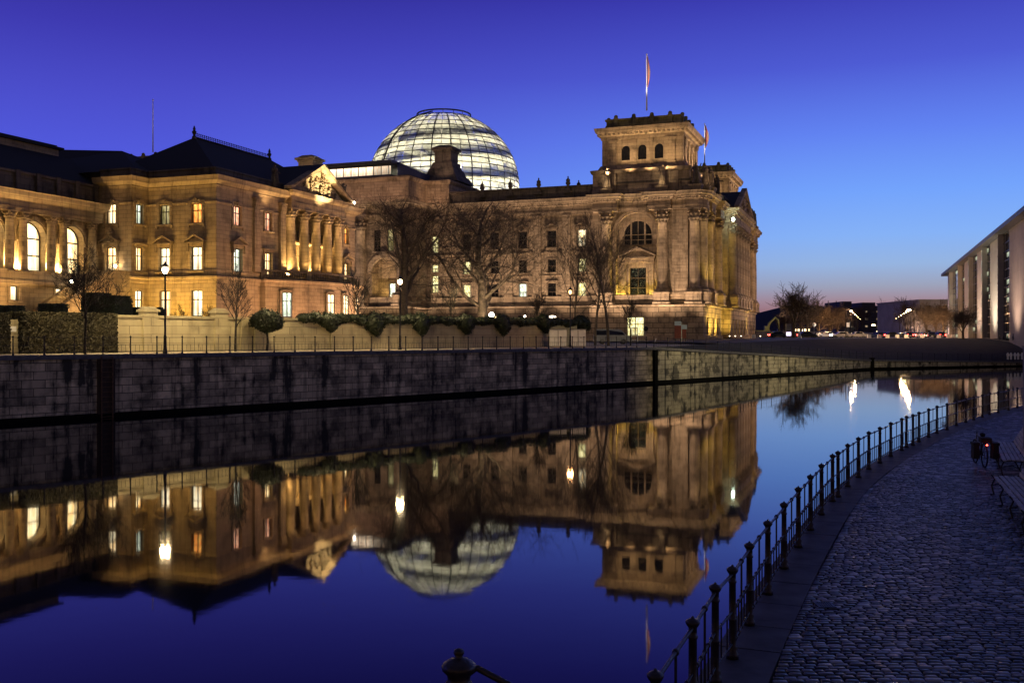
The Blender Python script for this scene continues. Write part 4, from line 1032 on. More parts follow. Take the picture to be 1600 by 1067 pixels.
# ------------------------------------------------------------------ the palace on the left
PO = (-30.0, 101.0, 0); PM_ = frame_of(PO)
def pw(x, y, z): return tuple(PM_ @ Vector((x, y, z)))
def palace():
    g = thing('palace_building', 'golden lit three storey palace with dark hipped roof and columned portico beside the river', 'palace', PO, ANG)
    GZ = 3.0; BC = 10.3; CB = 19.2; CT = 20.6
    plan = [(-44,-2.54+0),(-12.8,-2.54),(-8.53,-2.54),(-8.53,0),(0,0),(0,10.8),(0,12.6),(-2.8,12.6),(-2.8,24.0),(0,24.0),(0,28.2),(-15,28.2),(-15,16),(-44,16)]
    plan = [(-44,-2.0),(-12.8,-2.0),(-12.8,-2.54)]+plan[2:]
    walls = MB(); n = len(plan); F_ = {}
    zw = {}
    for i in range(n): F_[plan[i]] = Face(g, plan[i], plan[(i+1) % n], GZ, CB, 'pstone')
    fb = F_[(-12.8,-2.54)]; fs = F_[(-8.53,-2.54)]; ff = F_[(-8.53,0)]; fr = F_[(0,0)]; fl = F_[(-2.8,12.6)]; f5 = F_[(0,24.0)]
    def col3(f, u, p2, p1, p0, k1='ped', w=1.42, g0=True, k2='ears'):
        f.win(u, 15.85, w-.1, 2.05, p2, 'cross', k2); f.win(u, 10.95, w, 2.5, p1, 'cross', k1)
        if g0: f.win(u, 6.3, w, 2.7, p0, 'cross', 'none')
    col3(fb, 1.7, 'gcream', 'gwarm', 'gwarm', g0=False)
    col3(fs, 1.2, 'gcool', 'gwarm', 'gcream', k1='hood', w=1.15)
    col3(ff, 2.1, 'golive', 'gcream', 'gwarm'); col3(ff, 6.1, 'gamber', 'gcream', 'gcream')
    col3(fr, 3.5, 'gpink', 'gcool', 'gcool', w=1.5); fr.h = fr.h[:-1]
    col3(fr, 9.1, 'gpink', 'gwarm', 'gcool', k1='hood', g0=False, k2='plain', w=1.4)
    for k, u in enumerate((1.3, 3.5, 5.7, 7.9, 10.1)):
        fl.win(u, 16.1, 1.1, 2.2, 'gdim' if k % 2 else 'golive', 'cross', 'plain'); fl.win(u, 11.2, 1.2, 2.7, 'gwarm', 'cross', 'plain')
    col3(f5, 2.0, 'gamber', 'gwarm', 'gwarm', g0=False)
    # broken pediment sculpture over the bay window
    for f in F_.values(): f.into(walls)
    walls.build('wall', M['pstone'], g)
    # loggia floor / balcony between wall and columns
    mb = MB(); mb.box(-2.8,0.3,12.6,24.0,10.6,10.9); mb.box(-2.8,-.4,12.6,24.0,15.2,15.45); mb.box(-2.8,.2,12.6,24,18.9,19.3)
    mb.build('loggia_floor', M['pstone'], g)
    br = MB()
    for i in range(24): br.box(-.48,-.42,12.7+i*.48,12.74+i*.48,15.45,16.35)
    br.box(-.5,-.4,12.6,24,16.35,16.42); br.build('loggia_railing', M['iron'], g)
    # mouldings round the visible fronts
    path = [(-12.8,-2.54),(-8.53,-2.54),(-8.53,0),(0,0),(0,12.6)]; path2 = [(0,24.0),(0,28.2),(-15,28.2)]
    corn = [(-.2,CB),(0,CB),(.05,CB+.35),(.16,CB+.4),(.18,CB+.55),(.45,CB+.7),(.75,CB+.85),(.85,CB+1.15),(.95,CT-.05),(.0,CT+.05),(-1.0,CT+.1)]
    mb = MB()
    for p in (path, path2): m3 = MB(); sweep(m3, p, corn); m3.build('cornice', M['pstone'], g); mb = MB(); sweep(mb, p, [(0,BC-.55),(.1,BC-.5),(.12,BC-.2),(.38,BC-.08),(.4,BC+.1),(.1,BC+.2),(.1,BC+.75),(.0,BC+.8)]); sweep(mb, p, [(0,CB-1.35),(.1,CB-1.3),(.1,CB-1.15),(0,CB-1.1)]); mb.build('moulding', M['pstone'], g)
    mb = MB(); sweep(mb, path, [(0,4.6),(.25,4.5),(.3,3)])
    mb.build('base_moulding', M['pstone'], g)
    # gutter attic
    mb = MB()
    allp = [(-12.8,-2.54),(-8.53,-2.54),(-8.53,0),(0,0),(0,28.2),(-15,28.2)]
    sweep(mb, allp, [(-.3,CT),(-.3,CT+.75),(-.15,CT+.8),(-.15,CT+.95),(-.6,CT+1.0)])
    mb.build('attic', M['rdark'], g)
    # main hipped roof
    e = -.9; x0, x1, y0, y1 = -16.0, e*1.0, .9, 27.3; z0, z1 = CT+.95, 26.1; xr = -7.6; ra, rb_ = 6.2, 20.5
    mb = MB(); mb.add([(x0,y0,z0),(x1,y0,z0),(x1,y1,z0),(x0,y1,z0),(xr,ra,z1),(xr,rb_,z1)], [(0,1,4),(1,2,5,4),(2,3,5),(3,0,4,5),(0,3,2,1)])
    mb.build('roof', M['slate'], g)
    mb = MB(); mb.add([(-46,-1.4,z0),(-8.9,-1.4,z0),(-8.9,13,z0),(-46,13,z0),(-42,5.8,27.2),(-17.2,5.8,25.2)], [(0,1,5,4),(1,2,5),(2,3,4,5),(3,0,4),(0,3,2,1)])
    mb.box(-9.2,-8.9,-1.4,.9,z0-.3,z0+.02)
    mb.build('rear_roof', M['slate'], g)
    # ridge cresting with finials
    mb = MB(); mb.tube([(xr,ra,z1+.08),(xr,rb_,z1+.08)], .09, 6)
    k = 44
    for i in range(k):
        y = ra+(rb_-ra)*(i+.5)/k; mb.tube([(xr,y,z1),(xr,y,z1+.5)], .035, 4); mb.ball(xr, y, z1+.5, .09, 6, 4)
    mb.tube([(xr,ra,z1+.3),(xr,rb_,z1+.3)], .03, 4)
    for y in (ra, rb_): mb.lathe([(.30,z1-.3),(.24,z1+.1),(.12,z1+.25),(.22,z1+.5),(.26,z1+.65),(.12,z1+.8),(.16,z1+.95),(.04,z1+1.3)], 10, xr, y)
    mb.build('ridge_cresting', M['bronze'], g)
    # portico
    cm = cached('pcol', lambda: corinthian(.56, 7.7, 1.05)); cm.materials.append(M['pstone'])
    for i, y in enumerate((13.1, 15.9, 18.5, 21.1, 23.6)): link('column', cm, g, M=T(.25, y, 11.15))
    pl = cached('ppil', lambda: pil_mesh(1.0, .3, 8.0, 1.05)); pl.materials.append(M['pstone'])
    for y in (6.7, 11.6): link('pilaster', pl, g, M=T(0, y) @ RZ(R(90)) @ T(0,0,11.2))
    for u in (2.4, 4.6, 6.8, 9.0): link('pilaster', pl, g, M=fl.PM @ T(u, 0, 11.0))
    mb = MB(); sweep(mb, [(-2.9,12.4),(.85,12.4),(.85,24.2),(-2.9,24.2)], [(-1.2,18.85),(0,18.85),(0,19.3),(.06,19.3),(.06,19.55),(0,19.6),(0,20.15),(.3,20.25),(.5,20.4),(.62,20.75),(-.3,20.85)])
    mb.build('entablature', M['pstone'], g)
    mb = MB(); mb.M = RZ(R(90)); a, b, c, zt = 12.0, 24.6, 18.3, 24.3; zb = 20.82
    mb.prism([(a+.3,zb),(b-.3,zb),(c,zt-.3)], -.75, 3)
    for s in (-1, 1): mb.prism([(c+s*6.9,zb-.02),(c,zt-.25),(c,zt+.25),(c+s*6.9,zb+.32)][::s], -1.5, -.5)
    ped = mb; mb.M = None; pe = ped.build('pediment', M['pstone'], g)
    # figure relief in the pediment
    mb = MB(); mb.M = RZ(R(90)); rnd = random.Random(9)
    for i in range(34):
        x = c+rnd.gauss(0, 1.9); hm = (zt-zb)*(1-abs(x-c)/6.3)-.75
        if hm < .3: continue
        z = zb+.25+rnd.uniform(0, hm); a_ = rnd.uniform(0, 3.1); l = rnd.uniform(.25,.6)
        mb.tube([(x-l*math.cos(a_), -.82, z-l*math.sin(a_)*.6), (x, -1.05, z), (x+l*math.cos(a_+.8), -.82, z+l*math.sin(a_+.8)*.6)], [.07,.15,.05], 6)
        if i % 3 == 0: mb.ball(x, -1.0, z+.35, .17, 8, 6)
    mb.M = None; mb.build('relief', M['bronzelit'], pe)
    mb = MB(); mb.M = RZ(R(90)); mb.add([(a+.6,1.4,zb),(b-.6,1.4,zb),(c,1.4,zt-.2),(a+.6,7,zb),(b-.6,7,zb),(c,7,zt-.2),(a-.2,-1.6,zb+.4),(c,-1.6,zt+.3),(b+.2,-1.6,zb+.4),(a-.2,8,zb+.4),(c,8,zt+.3),(b+.2,8,zb+.4)], [(6,7,10,9),(7,8,11,10)]); mb.M = None
    mb.build('portico_roof', M['slate'], g)
    # ground floor apse with balcony
    cx_, cy_ = -13.6, 17.9; Ra = 17.6; A = [R(a) for a in np.linspace(-36, 36, 25)]
    arc = [(cx_+Ra*math.cos(a), cy_+Ra*math.sin(a)) for a in A]
    ap = [(0, arc[0][1])]+arc+[(0, arc[-1][1])]
    mb = MB(); sweep(mb, ap, [(0,3),(0,BC-.55),(.1,BC-.5),(.12,BC-.2),(.42,BC-.05),(.45,BC+.12),(.0,BC+.2)])
    mb.slab([(p[0],p[1]) for p in ap], BC-.3, BC+.15)
    sweep(mb, ap, [(.28,4.6),(.02,4.7)]); sweep(mb, ap, [(.3,3),(.3,4.6)])
    apse = mb.build('apse', M['pstone'], g)
    bl = MB()
    sweep(bl, [(p[0]-.15,p[1]) for p in ap], [(-.3,BC+.15),(.05,BC+.15),(.05,BC+.4),(-.02,BC+.4)])
    sweep(bl, [(p[0]-.15,p[1]) for p in ap], [(-.3,BC+1.0),(.06,BC+1.0),(.1,BC+1.12),(.06,BC+1.2),(-.3,BC+1.2),(-.3,BC+1.0)])
    for i in range(len(arc)-1):
        x0_, y0_ = arc[i]; x1_, y1_ = arc[i+1]; L_ = math.hypot(x1_-x0_, y1_-y0_)
        for s in np.arange(.1, .95, .3/L_):
            x, y = x0_+(x1_-x0_)*s-.25, y0_+(y1_-y0_)*s
            bl.lathe([(.05,BC+.4),(.10,BC+.55),(.04,BC+.8),(.07,BC+1.0)], 6, x, y)
        if i % 6 == 0: bl.M = T(x0_-.25, y0_) @ RZ(A[i]); bl.box(-.22,.22,-.3,.3,BC+.15,BC+1.25); bl.M = None
    bl.build('balustrade', M['pdark'], g)
    for px_, p in ((-28,'gcool'), (-15.5,None), (-7.5,'gcream'), (2.6,'gcream'), (14.5,'gcream')):
        a = R(px_)
        if p is None: continue
        Pm = T(cx_, cy_) @ RZ(a) @ T(Ra-.02, 0) @ RZ(R(90))
        o = window(g, Pm @ T(0,-.42,0), 0, 6.35, 1.25, 2.75, p, 'cross', 'none')
        mbs = MB(); mbs.box(-.85,-.62,-.12,.5,-.15,3.0); mbs.box(.62,.85,-.12,.5,-.15,3.0); mbs.box(-.85,.85,-.12,.5,2.76,3.0); mbs.box(-.95,.95,-.18,.5,-.3,-.15)
        mbs.build('surround', M['pstone'], o).location.y = .3
    # statues on roof edge beside the portico
    for y in (10.6, 25.6):
        s = statue_mesh(int(y), 2.6); s.materials.append(M['rdark']); link('statue', s, g, M=T(-.2, y, CT+.3) @ RZ(R(90)))
    # sculpture above the bay window
    s = MB(); s.M = fb.PM; rnd = random.Random(4)
    for i in range(22): s.ball(1.7+rnd.gauss(0,.22), -.25+rnd.uniform(-.12,.1), 14.5+rnd.uniform(-.9,.9), rnd.uniform(.1,.22), 7, 5)
    s.M = None; s.build('cartouche', M['pstone'], g)
    # arcaded wing, running towards the camera along local y
    wx = -12.8; y0_, y1_ = -32.0, -2.54; wt = 15.9
    fw = Face(g, (wx, y0_), (wx, y1_), GZ, wt, 'pstone')
    PMw = fw.PM
    U = fw.U
    ucs = []
    u = U-3.6
    while u > 2: ucs.append(u); u -= 4.9
    for u in ucs: fw.hole(u, 10.25, 3.2, 5.0, True)
    for u in (U-5.2, U-10.6, U-16): fw.win(u, 7.6, 1.0, 1.4, 'gcream', 'plain', 'plain')
    wl = MB(); fw.rev = .8; fw.into(wl); wl.build('wing_wall', M['pstone'], g)
    for u in ucs:
        o = window(g, PMw @ T(0, .45, 0), u, 10.25, 3.2, 5.0, 'gwing', 'cross', 'none', True)
        sm = cached('wingarch', lambda: surround_mesh(3.2, 5.0, 'arch2w'))
        if not sm.materials: sm.materials.append(M['pstone'])
        link('surround', sm, o, M=T(0,-.45,0))
    wc = cached('wcol', lambda: corinthian(.40, 5.72, .75)); wc.materials.append(M['pstone'])
    niche = MB()
    for u in ucs[:-1]:
        for s in (-.78, .78): link('column', wc, g, M=PMw @ T(u-2.45+s, -.62, 10.2))
    link('column', wc, g, M=PMw @ T(U-1.35, -.45, 10.2))
    mb = MB(); mb.M = PMw
    mb.M = None
    wp = [(wx+.62, y0_), (wx+.62, y1_-.01)]
    sweep(mb, [(wx+.85, y0_), (wx+.85, y1_-.05)], [(-.9,wt),(0,wt),(0,wt+.22),(.08,wt+.25),(.08,wt+.42),(0,wt+.45),(0,wt+1.05),(.15,wt+1.12),(.5,wt+1.28),(.8,wt+1.45),(.9,wt+1.78),(1.0,wt+1.88),(-1.2,wt+1.98)])
    sweep(mb, [(wx, y0_), (wx, y1_-.02)], [(0,9.0),(.5,9.1),(.95,9.2),(1.0,9.5),(.9,9.6),(.9,10.15),(0,10.2)])
    mb.build('wing_entablature', M['pstone'], g)
    mb = MB()
    sweep(mb, [(wx+.9, y0_), (wx+.9, y1_-.02)], [(-.2,9.6),(.05,9.6),(.05,10.35),(.1,10.4),(.1,10.5),(-.2,10.5)])
    mb.build('wing_parapet', M['pstone'], g)
    mb = MB(); at = wt+1.95
    sweep(mb, [(wx+.2, y0_), (wx+.2, y1_-.03)], [(0,at),(0,at+.3),(-.1,at+.35),(-.1,at+1.65),(.12,at+1.75),(.12,at+1.95),(-.4,at+1.95),(-.4,at)])
    mb.M = PMw
    for u in [U-.7-i*2.45 for i in range(12)]: mb.box(u-.25,u+.25,-.42,.1,at,at+2.0)
    mb.M = None; mb.build('wing_attic', M['rdark'], g)
    # wing roof: dark slope with lit clerestory on the ridge
    zr0, zr1 = at+1.6, 23.6
    mb = MB(); mb.add([(wx-.4,y0_,zr0),(wx-.4,y1_+.6,zr0),(wx-7.0,1.0,zr1),(wx-7.0,y0_,zr1),(wx-20,y1_+5,zr0),(wx-20,y0_,zr0),(wx-13,1.0,zr1),(wx-13,y0_,zr1)], [(0,1,2,3),(1,4,6,2),(4,5,7,6),(3,2,6,7),(0,3,7,5)])
    mb.build('wing_roof', M['slate'], g)
    mb = MB(); mb.box(wx-12.8,wx-7.2,y0_,-.6,zr1-.2,zr1+.75); mb.build('clerestory', M['pstone'], g)
    mb = MB(); mb.box(wx-13.2,wx-6.8,y0_,-.2,zr1+.76,zr1+1.0); mb.box(wx-12.6,wx-7.4,y0_,-.6,zr1+1.0,zr1+1.25); mb.build('clerestory_roof', M['slate'], g)
    mb = MB(); mb.box(wx-20,wx-.02,y0_-.3,y0_-.02,3,zr0)
    mb.build('end_wall', M['pstone'], g)
    # stair along the wing up to the bay balcony
    st = MB(); n_ = 34; sy0, sy1, sz0, sz1 = -15.0, -4.6, 3.3, 9.9
    for i in range(n_):
        ya = sy0+(sy1-sy0)*i/n_; yb = sy0+(sy1-sy0)*(i+1)/n_; z = sz0+(sz1-sz0)*(i+1)/n_
        st.box(wx+1.0, wx+3.2, ya, yb-.002, 3.0, z)
    st.build('stair', M['pstone'], g)
    st = MB(); st.M = RZ(R(90))
    for q in (-(wx+3.5), -(wx+.95)):
        st.prism([(sy0-.6,3),(sy1,3),(sy1,sz1+.5),(sy1,sz1+.95),(sy0-.6,sz0+.7)], q, q+.28)
        st.prism([(sy0-.8,sz0+.62),(sy1,sz1+.96),(sy1,sz1+1.16),(sy0-.8,sz0+.82)], q-.08, q+.36)
    st.M = None; st.build('stair_parapet', M['pstone'], g)
    mb = MB(); mb.box(wx+.9,wx+4.3,-4.6,-2.7,3.0,9.9); mb.box(wx+.9,wx+4.4,-4.7,-4.4,9.9,10.9); mb.box(wx+4.1,wx+4.4,-4.4,-2.6,9.9,10.9); mb.build('stair_landing', M['pstone'], g)
    # lamps fixed to the building
    bm = cached('bulb', lambda: MB().ball(0,0,0,.14,10,8).mesh('lamp')); bm.materials.append(M['lwhite'])
    for x, y, z in ((1.6,25.3,20.9), (wx+3.0,-2.2-1.2,11.4), (wx+2.4,-8.6,9.6)):
        o = link('wall_lamp', bm, g, M=T(x, y, z)); q = MB(); q.tube([(0,0,0),(-.1,0,-.45)], .03, 5); q.build('bracket', M['iron'], o)
    return g
M['pdark'] = stone('grime dark palace stone', (.16,.125,.085), (.13,.10,.07), (.07,.055,.04), 1.1, .42, stain=.6, streak=.6)
M['bronzelit'] = simple('relief stone', (.17,.13,.075), .8, var=.4)
M['gwing'] = glow('bright banquet hall', (1.0,.60,.22), (1.0,.86,.50), 3.6, .9)
PAL = palace()
# ------------------------------------------------------------------ trees and hedges
def grow(seed, H, r0, trunk, spread, levels, kids, lean=(0,0), up=.35, lenf=.62, wob=.18, gravity=0.0, first=.0, minr=.008, zmax=99):
    rnd = random.Random(seed); tr = MB(); cr = MB()
    def branch(p, d, L, r, lv):
        n = 5 if lv == 0 else (4 if lv < 3 else 3 if lv < 4 else 2)
        pts = [Vector(p)]; dd = Vector(d).normalized(); rad = [r]
        for i in range(n):
            w = wob*(1.0 if lv else .35)
            dd = (dd+Vector((rnd.gauss(0,w), rnd.gauss(0,w), rnd.gauss(0,w)+up*.12*(1 if lv else .6)-gravity*lv*.05))).normalized()
            pts.append(pts[-1]+dd*(L/n)); rad.append(r*(1-(.45 if lv == 0 else .72)*(i+1)/n))
        (tr if lv == 0 else cr).tube(pts, [max(minr*.7, q) for q in rad], (9,7,5,4,3,3)[min(lv,5)], False)
        if lv >= levels: return
        k = kids[min(lv, len(kids)-1)]
        for i in range(k):
            if lv == 0: s = trunk+(1-trunk)*(i+.3)/k+rnd.uniform(-.03,.03)
            else: s = .22+.76*(i+rnd.random()*.8)/k
            s = min(.99, max(.05, s)); f = s*n; j = min(int(f), n-1); q = pts[j].lerp(pts[j+1], f-j); rr = rad[j]+(rad[j+1]-rad[j])*(f-j)
            if q.z > zmax: continue
            ax = (pts[j+1]-pts[j]).normalized(); o = ax.orthogonal().normalized(); az = i*2.4+rnd.uniform(-.6,.6)
            o = (Matrix.Rotation(az, 3, ax) @ o)
            sp = spread*rnd.uniform(.75,1.25)*(1 if lv else (1.25-.55*s))
            nd = (ax*math.cos(sp)+o*math.sin(sp)); nd.z += up*(.5 if lv < 2 else .25); nd.normalize()
            l2 = L*lenf*rnd.uniform(.7,1.15)*((1.15-.5*s) if lv else (1.25-.6*(s-trunk)/(1.01-trunk)))
            branch(q, nd, l2, max(minr, rr*rnd.uniform(.42,.66)), lv+1)
        # leader
        if pts[-1].z < zmax: branch(pts[-1], dd, L*lenf*.8, max(minr, rad[-1]*.95), lv+1)
    branch((0,0,0), (lean[0], lean[1], 1), H, r0, 0)
    return tr, cr
def tree(name, label, loc, g, bark='bark', group=None, cat='tree'):
    t = thing(name, label, cat, loc, 0, group)
    tr, cr = g; tr.build('trunk', M[bark], t); cr.build('crown', M[bark], t); return t
def at(px, d, z=None): return (PX(px, d), d, z if z is not None else 3.26)
tree('plane_tree', 'large bare plane tree with upright limbs right behind the starry street lamp', at(632,103), grow(7, 11.0, .55, .40, .78, 5, [8,5,4,3,2], up=.30, lenf=.60, wob=.24, minr=.016, zmax=14.5), 'bark')
tree('plane_tree', 'biggest bare plane tree, pale mottled trunk forking low with wide sweeping limbs', at(752,110), grow(22, 9.2, .66, .33, 1.02, 5, [7,5,4,3,3], lean=(-.04,0), up=.30, lenf=.84, wob=.25, minr=.018, zmax=15.5), 'barkp')
tree('street_tree', 'bare tree with twisted trunk left of the parked van', at(897,118), grow(31, 8.4, .14, .35, .70, 4, [8,5,4,3], up=.5, lenf=.60, wob=.10, minr=.018), 'bark')
tree('street_tree', 'bare dark tree standing in front of the parked van', at(930,112), grow(32, 8.8, .15, .4, .70, 4, [8,5,4,3], up=.5, lenf=.60, wob=.10, minr=.018), 'bark')
tree('street_tree', 'thicker bare dark tree nearest to the arched tower entrance', at(951,108), grow(35, 8.6, .17, .4, .66, 4, [8,5,4,3], up=.5, lenf=.58, wob=.10, minr=.018), 'bark')
for px_, d, H, sd, lb in ((133,56.5,3.9,41,'young bare tree on the quay in front of the brown hedge'), (368,67,3.6,42,'slim young bare tree beside the round clipped bush'), (553,77.5,3.9,43,'slim young bare tree before the right corner of the palace'), (707,86.5,4.0,44,'slim young bare tree between the two big plane trees and the quay railing'), (838,95,3.6,45,'slim young bare tree on the quay in front of the unlit office windows'), (985,104,3.4,46,'slender young bare tree nearest to the square tower doorway')):
    tree('young_tree', lb, at(px_, d), grow(sd, H, .085, .42, .62 if px_ > 150 else .85, 4, [9,5,4,3] if px_ > 150 else [10,6,5,4], up=.55, lenf=.52, wob=.16, minr=.012), 'barkd', 'young trees along the quay')

def leaf_cloud(mb, shapes, n, size, seed):
    """small leaf faces over and through ellipsoids or boxes; solid dark heart so that nothing shows through"""
    rnd = random.Random(seed); tot = sum(s[4]*s[3]+s[3]*s[5]+s[4]*s[5] for s in shapes)
    for (cx, cy, cz, rx, ry, rz, kind) in shapes:
        k = int(n*(ry*rx+rx*rz+ry*rz)/tot)
        if kind == 'e': mb.ball(cx, cy, cz, 1.0, 12, 8) ; 
        if kind == 'e':
            b = len(mb.v)-(9*12)
            for i in range(b, len(mb.v)): x, y, z = mb.v[i]; mb.v[i] = (cx+(x-cx)*rx*.9, cy+(y-cy)*ry*.9, cz+(z-cz)*rz*.9)
        else: mb.box(cx-rx*.96, cx+rx*.96, cy-ry*.96, cy+ry*.96, cz-rz, cz+rz*.96)
        for _ in range(k):
            if kind == 'e':
                v = Vector((rnd.gauss(0,1), rnd.gauss(0,1), rnd.gauss(0,1))).normalized(); nn = .93+.07*math.sin(v.x*7+seed)+.05*math.sin(v.z*9+v.y*6)
                p = Vector((cx+v.x*rx*nn, cy+v.y*ry*nn, cz+v.z*rz*nn))*1.0; q = rnd.uniform(.93,1.07) if rnd.random() < .85 else rnd.uniform(1.05,1.22); p = Vector((cx,cy,cz))+(p-Vector((cx,cy,cz)))*q
            else:
                v = Vector((rnd.uniform(-1,1), rnd.uniform(-1,1), rnd.uniform(-1,1))); a = rnd.random()
                if a < .45: v.y = -1
                elif a < .75: v.z = 1
                elif a < .87: v.x = 1
                else: v.x = -1
                p = Vector((cx+v.x*rx, cy+v.y*ry, cz+v.z*rz))+Vector((rnd.gauss(0,.03), rnd.gauss(0,.03), rnd.gauss(0,.03)))
                v = Vector((v.x if abs(v.x) == 1 else 0, v.y if abs(v.y) == 1 else 0, v.z if abs(v.z) == 1 else 0)) or Vector((0,0,1))
            v = (v+Vector((rnd.gauss(0,.6), rnd.gauss(0,.6), rnd.gauss(0,.6)))).normalized(); a = v.orthogonal().normalized()*size*rnd.uniform(.6,1.2); b_ = v.cross(a).normalized()*size*rnd.uniform(.5,.9)
            mb.add([tuple(p-a), tuple(p+b_), tuple(p+a), tuple(p-b_)], [(0,1,2,3)])
# garden wall along the quay path, in its own frame: origin left end, x along
WA, WB = (-26.6, 60.1), (6.5, 99.4)
wang = math.atan2(WB[1]-WA[1], WB[0]-WA[0]); WL = math.hypot(WB[0]-WA[0], WB[1]-WA[1])
WM = T(WA[0], WA[1]) @ RZ(wang)
def upx(px):       # distance along the wall at a photo column
    q = (px-800)/F; return (q*WA[1]-WA[0])/(math.cos(wang)-q*math.sin(wang))
gw = thing('garden_wall', 'pale garden wall with piers facing the quay path, ivy hanging over its right half', 'garden wall', (WA[0], WA[1], 0), wang)
u0 = upx(181)
mb = MB(); mb.box(u0, WL, 0, .35, 3.0, 5.45); mb.build('wall', M['wstone'], gw)
mb = MB(); mb.box(u0-.05, WL+.05, -.1, .45, 5.451, 5.62); mb.box(u0, WL, -.06, .36, 3.0, 3.55); mb.build('coping', M['wstone'], gw)
for px_ in (234, 345, 381, 402, 520):
    u = upx(px_); mb = MB(); w_ = .5 if px_ < 350 else .28
    mb.box(u-w_, u+w_, -.14, .5, 3.0, 5.85 if px_ < 350 else 5.5)
    if px_ < 350: mb.box(u-w_-.1, u+w_+.1, -.24, .6, 5.85, 6.0); mb.frustum(u-w_-.05, u+w_+.05, -.18, .55, 6.0, 6.2, .22)
    mb.build('pier', M['wstone'], gw)
iv = thing('ivy_drape', 'dark green clipped ivy draped along the top of the garden wall', 'ivy', (WA[0], WA[1], 0), wang)
mb = MB(); a, b = upx(470), upx(915); sh = []; k = 40
for i in range(k):
    u = a+(b-a)*(i+.5)/k; sh.append((u, .05, 5.62+.08*math.sin(i*1.7), (b-a)/k*.95, .55, .36+.07*math.sin(i*2.3), 'e'))
for px_, rz_, dz in ((512,.50,-.25),(583,.70,-.35),(655,.72,-.3),(725,.62,-.3),(783,.72,-.3),(848,.68,-.1)):
    u = upx(px_); sh.append((u, -.1, 5.7+dz, .95, .7, rz_+.15, 'e')); sh.append((u+.2, -.15, 5.3+dz, .5, .5, rz_, 'e'))
leaf_cloud(mb, sh, 26000, .085, 3); mb.build('foliage', M['leaf'], iv)
def bush(label, px_, d, z, r, rz_, m, n, sz, name='round_bush', stem=True):
    t = thing(name, label, 'bush', (PX(px_, d), d, 3.26)); mb = MB(); leaf_cloud(mb, [(0,0,z-3.26,r,r,rz_,'e'),(r*.3,-.1,z-3.36,r*.8,r*.8,rz_*.8,'e'),(-r*.35,-.1,z-3.2,r*.7,r*.8,rz_*.75,'e')], n, sz, px_); mb.build('foliage', M[m], t)
    if stem:
        mb = MB(); mb.tube([(0,0,0),(.06,0,.6),(-.03,0,z-3.26)], [.10,.08,.07], 7); mb.build('stem', M['barkd'], t)
bush('big round clipped bush bulging over the garden wall beside the second stone pier', 417, 69.5, 5.35, 1.02, .82, 'leaf', 5200, .075)
bush('round clipped dark bush on a stem beside the white cabinets', 907, 101, 5.5, .95, .88, 'leafd', 3500, .08)
# tall hedge on the left, in the wall's frame
hd = thing('tall_hedge', 'tall clipped hedge with brown winter leaves left of the garden wall', 'hedge', (WA[0], WA[1], 0), wang)
mb = MB(); a, b = upx(30), u0-.05; leaf_cloud(mb, [((a+b)/2, .5, 4.4, (b-a)/2, .75, 1.25, 'b')], 24000, .07, 5); mb.build('foliage', M['beech'], hd)
hd = thing('tall_hedge', 'clipped hedge end at the far left edge of the view', 'hedge', (WA[0], WA[1], 0), wang)
mb = MB(); a, b = upx(-60), upx(13); leaf_cloud(mb, [((a+b)/2, .5, 4.35, (b-a)/2, .75, 1.2, 'b')], 9000, .07, 6); mb.build('foliage', M['beech'], hd)
gp = thing('gate_pier', 'plain pale stone pier with a small sign between the two hedge blocks', 'stone pier', (WA[0], WA[1], 0), wang)
u = upx(21.5); mb = MB(); mb.box(u-.34, u+.34, 0, .6, 3.0, 5.25); mb.build('pier', M['wstone'], gp)
mb = MB(); mb.box(u-.22, u+.14, -.03, -.002, 4.55, 4.85); mb.build('sign_plate', M['white'], gp)
# topiary in the palace garden
def topiary(label, px_, d, z0, z1, w_):
    t = thing('topiary', label, 'clipped shrub', (PX(px_, d), d, 3.26), ANG, 'clipped yews in the palace garden'); mb = MB()
    h = z1-3.26; mb2 = MB(); rnd = random.Random(px_)
    mb2.frustum(-w_*.95, w_*.95, -w_*.95, w_*.95, 0, h*.98, w_*.22)
    for _ in range(int(2600*w_*h/3)):
        zz = rnd.uniform(0, 1); f = w_*(1-.22*zz)*1.0; s = rnd.choice(((1,0),(-1,0),(0,-1),(0,-1))); t_ = rnd.uniform(-1,1)*f
        p = Vector((s[0]*f+(t_ if s[0] == 0 else 0), s[1]*f+(t_ if s[1] == 0 else 0), zz*h)) if rnd.random() < .85 else Vector((rnd.uniform(-1,1)*w_*.78, rnd.uniform(-1,1)*w_*.78, h))
        v = Vector((s[0]+rnd.gauss(0,.5), s[1]+rnd.gauss(0,.5), rnd.gauss(.2,.5))).normalized(); a = v.orthogonal().normalized()*.08; b_ = v.cross(a).normalized()*.07; p += v*rnd.uniform(-.03,.08)
        mb2.add([tuple(p-a), tuple(p+b_), tuple(p+a), tuple(p-b_)], [(0,1,2,3)])
    mb2.build('foliage', M['leafd'], t)
for a in (('clipped yew block left of the lit stair foot',84,76,0,6.7,.95), ('taller clipped yew block behind the bare young tree',152,80,0,7.7,1.0), ('wide clipped yew block right of the bare young tree',178,76,0,7.3,1.15), ('low clipped yew block in front of the lit palace windows',232,80,0,6.55,1.15), ('low clipped shrub at the far left above the hedge',14,74,0,6.5,1.0), ('lowest clipped shrub between the hedge and the stair',52,73,0,5.95,.9)): topiary(*a)
for px_, d, sd, lb in ((205,83,61,'leafless shrub in warm light left of the low yew block'),(282,86,62,'leafless shrub against the glowing corner window'),(325,84,63,'leafless shrub at the palace corner above the wall pier')):
    tree('garden_shrub', lb, at(px_, d), grow(sd, 2.2, .05, .15, .6, 4, [8,5,4,3], up=.6, lenf=.62, wob=.25, minr=.009), 'bark', cat='shrub')

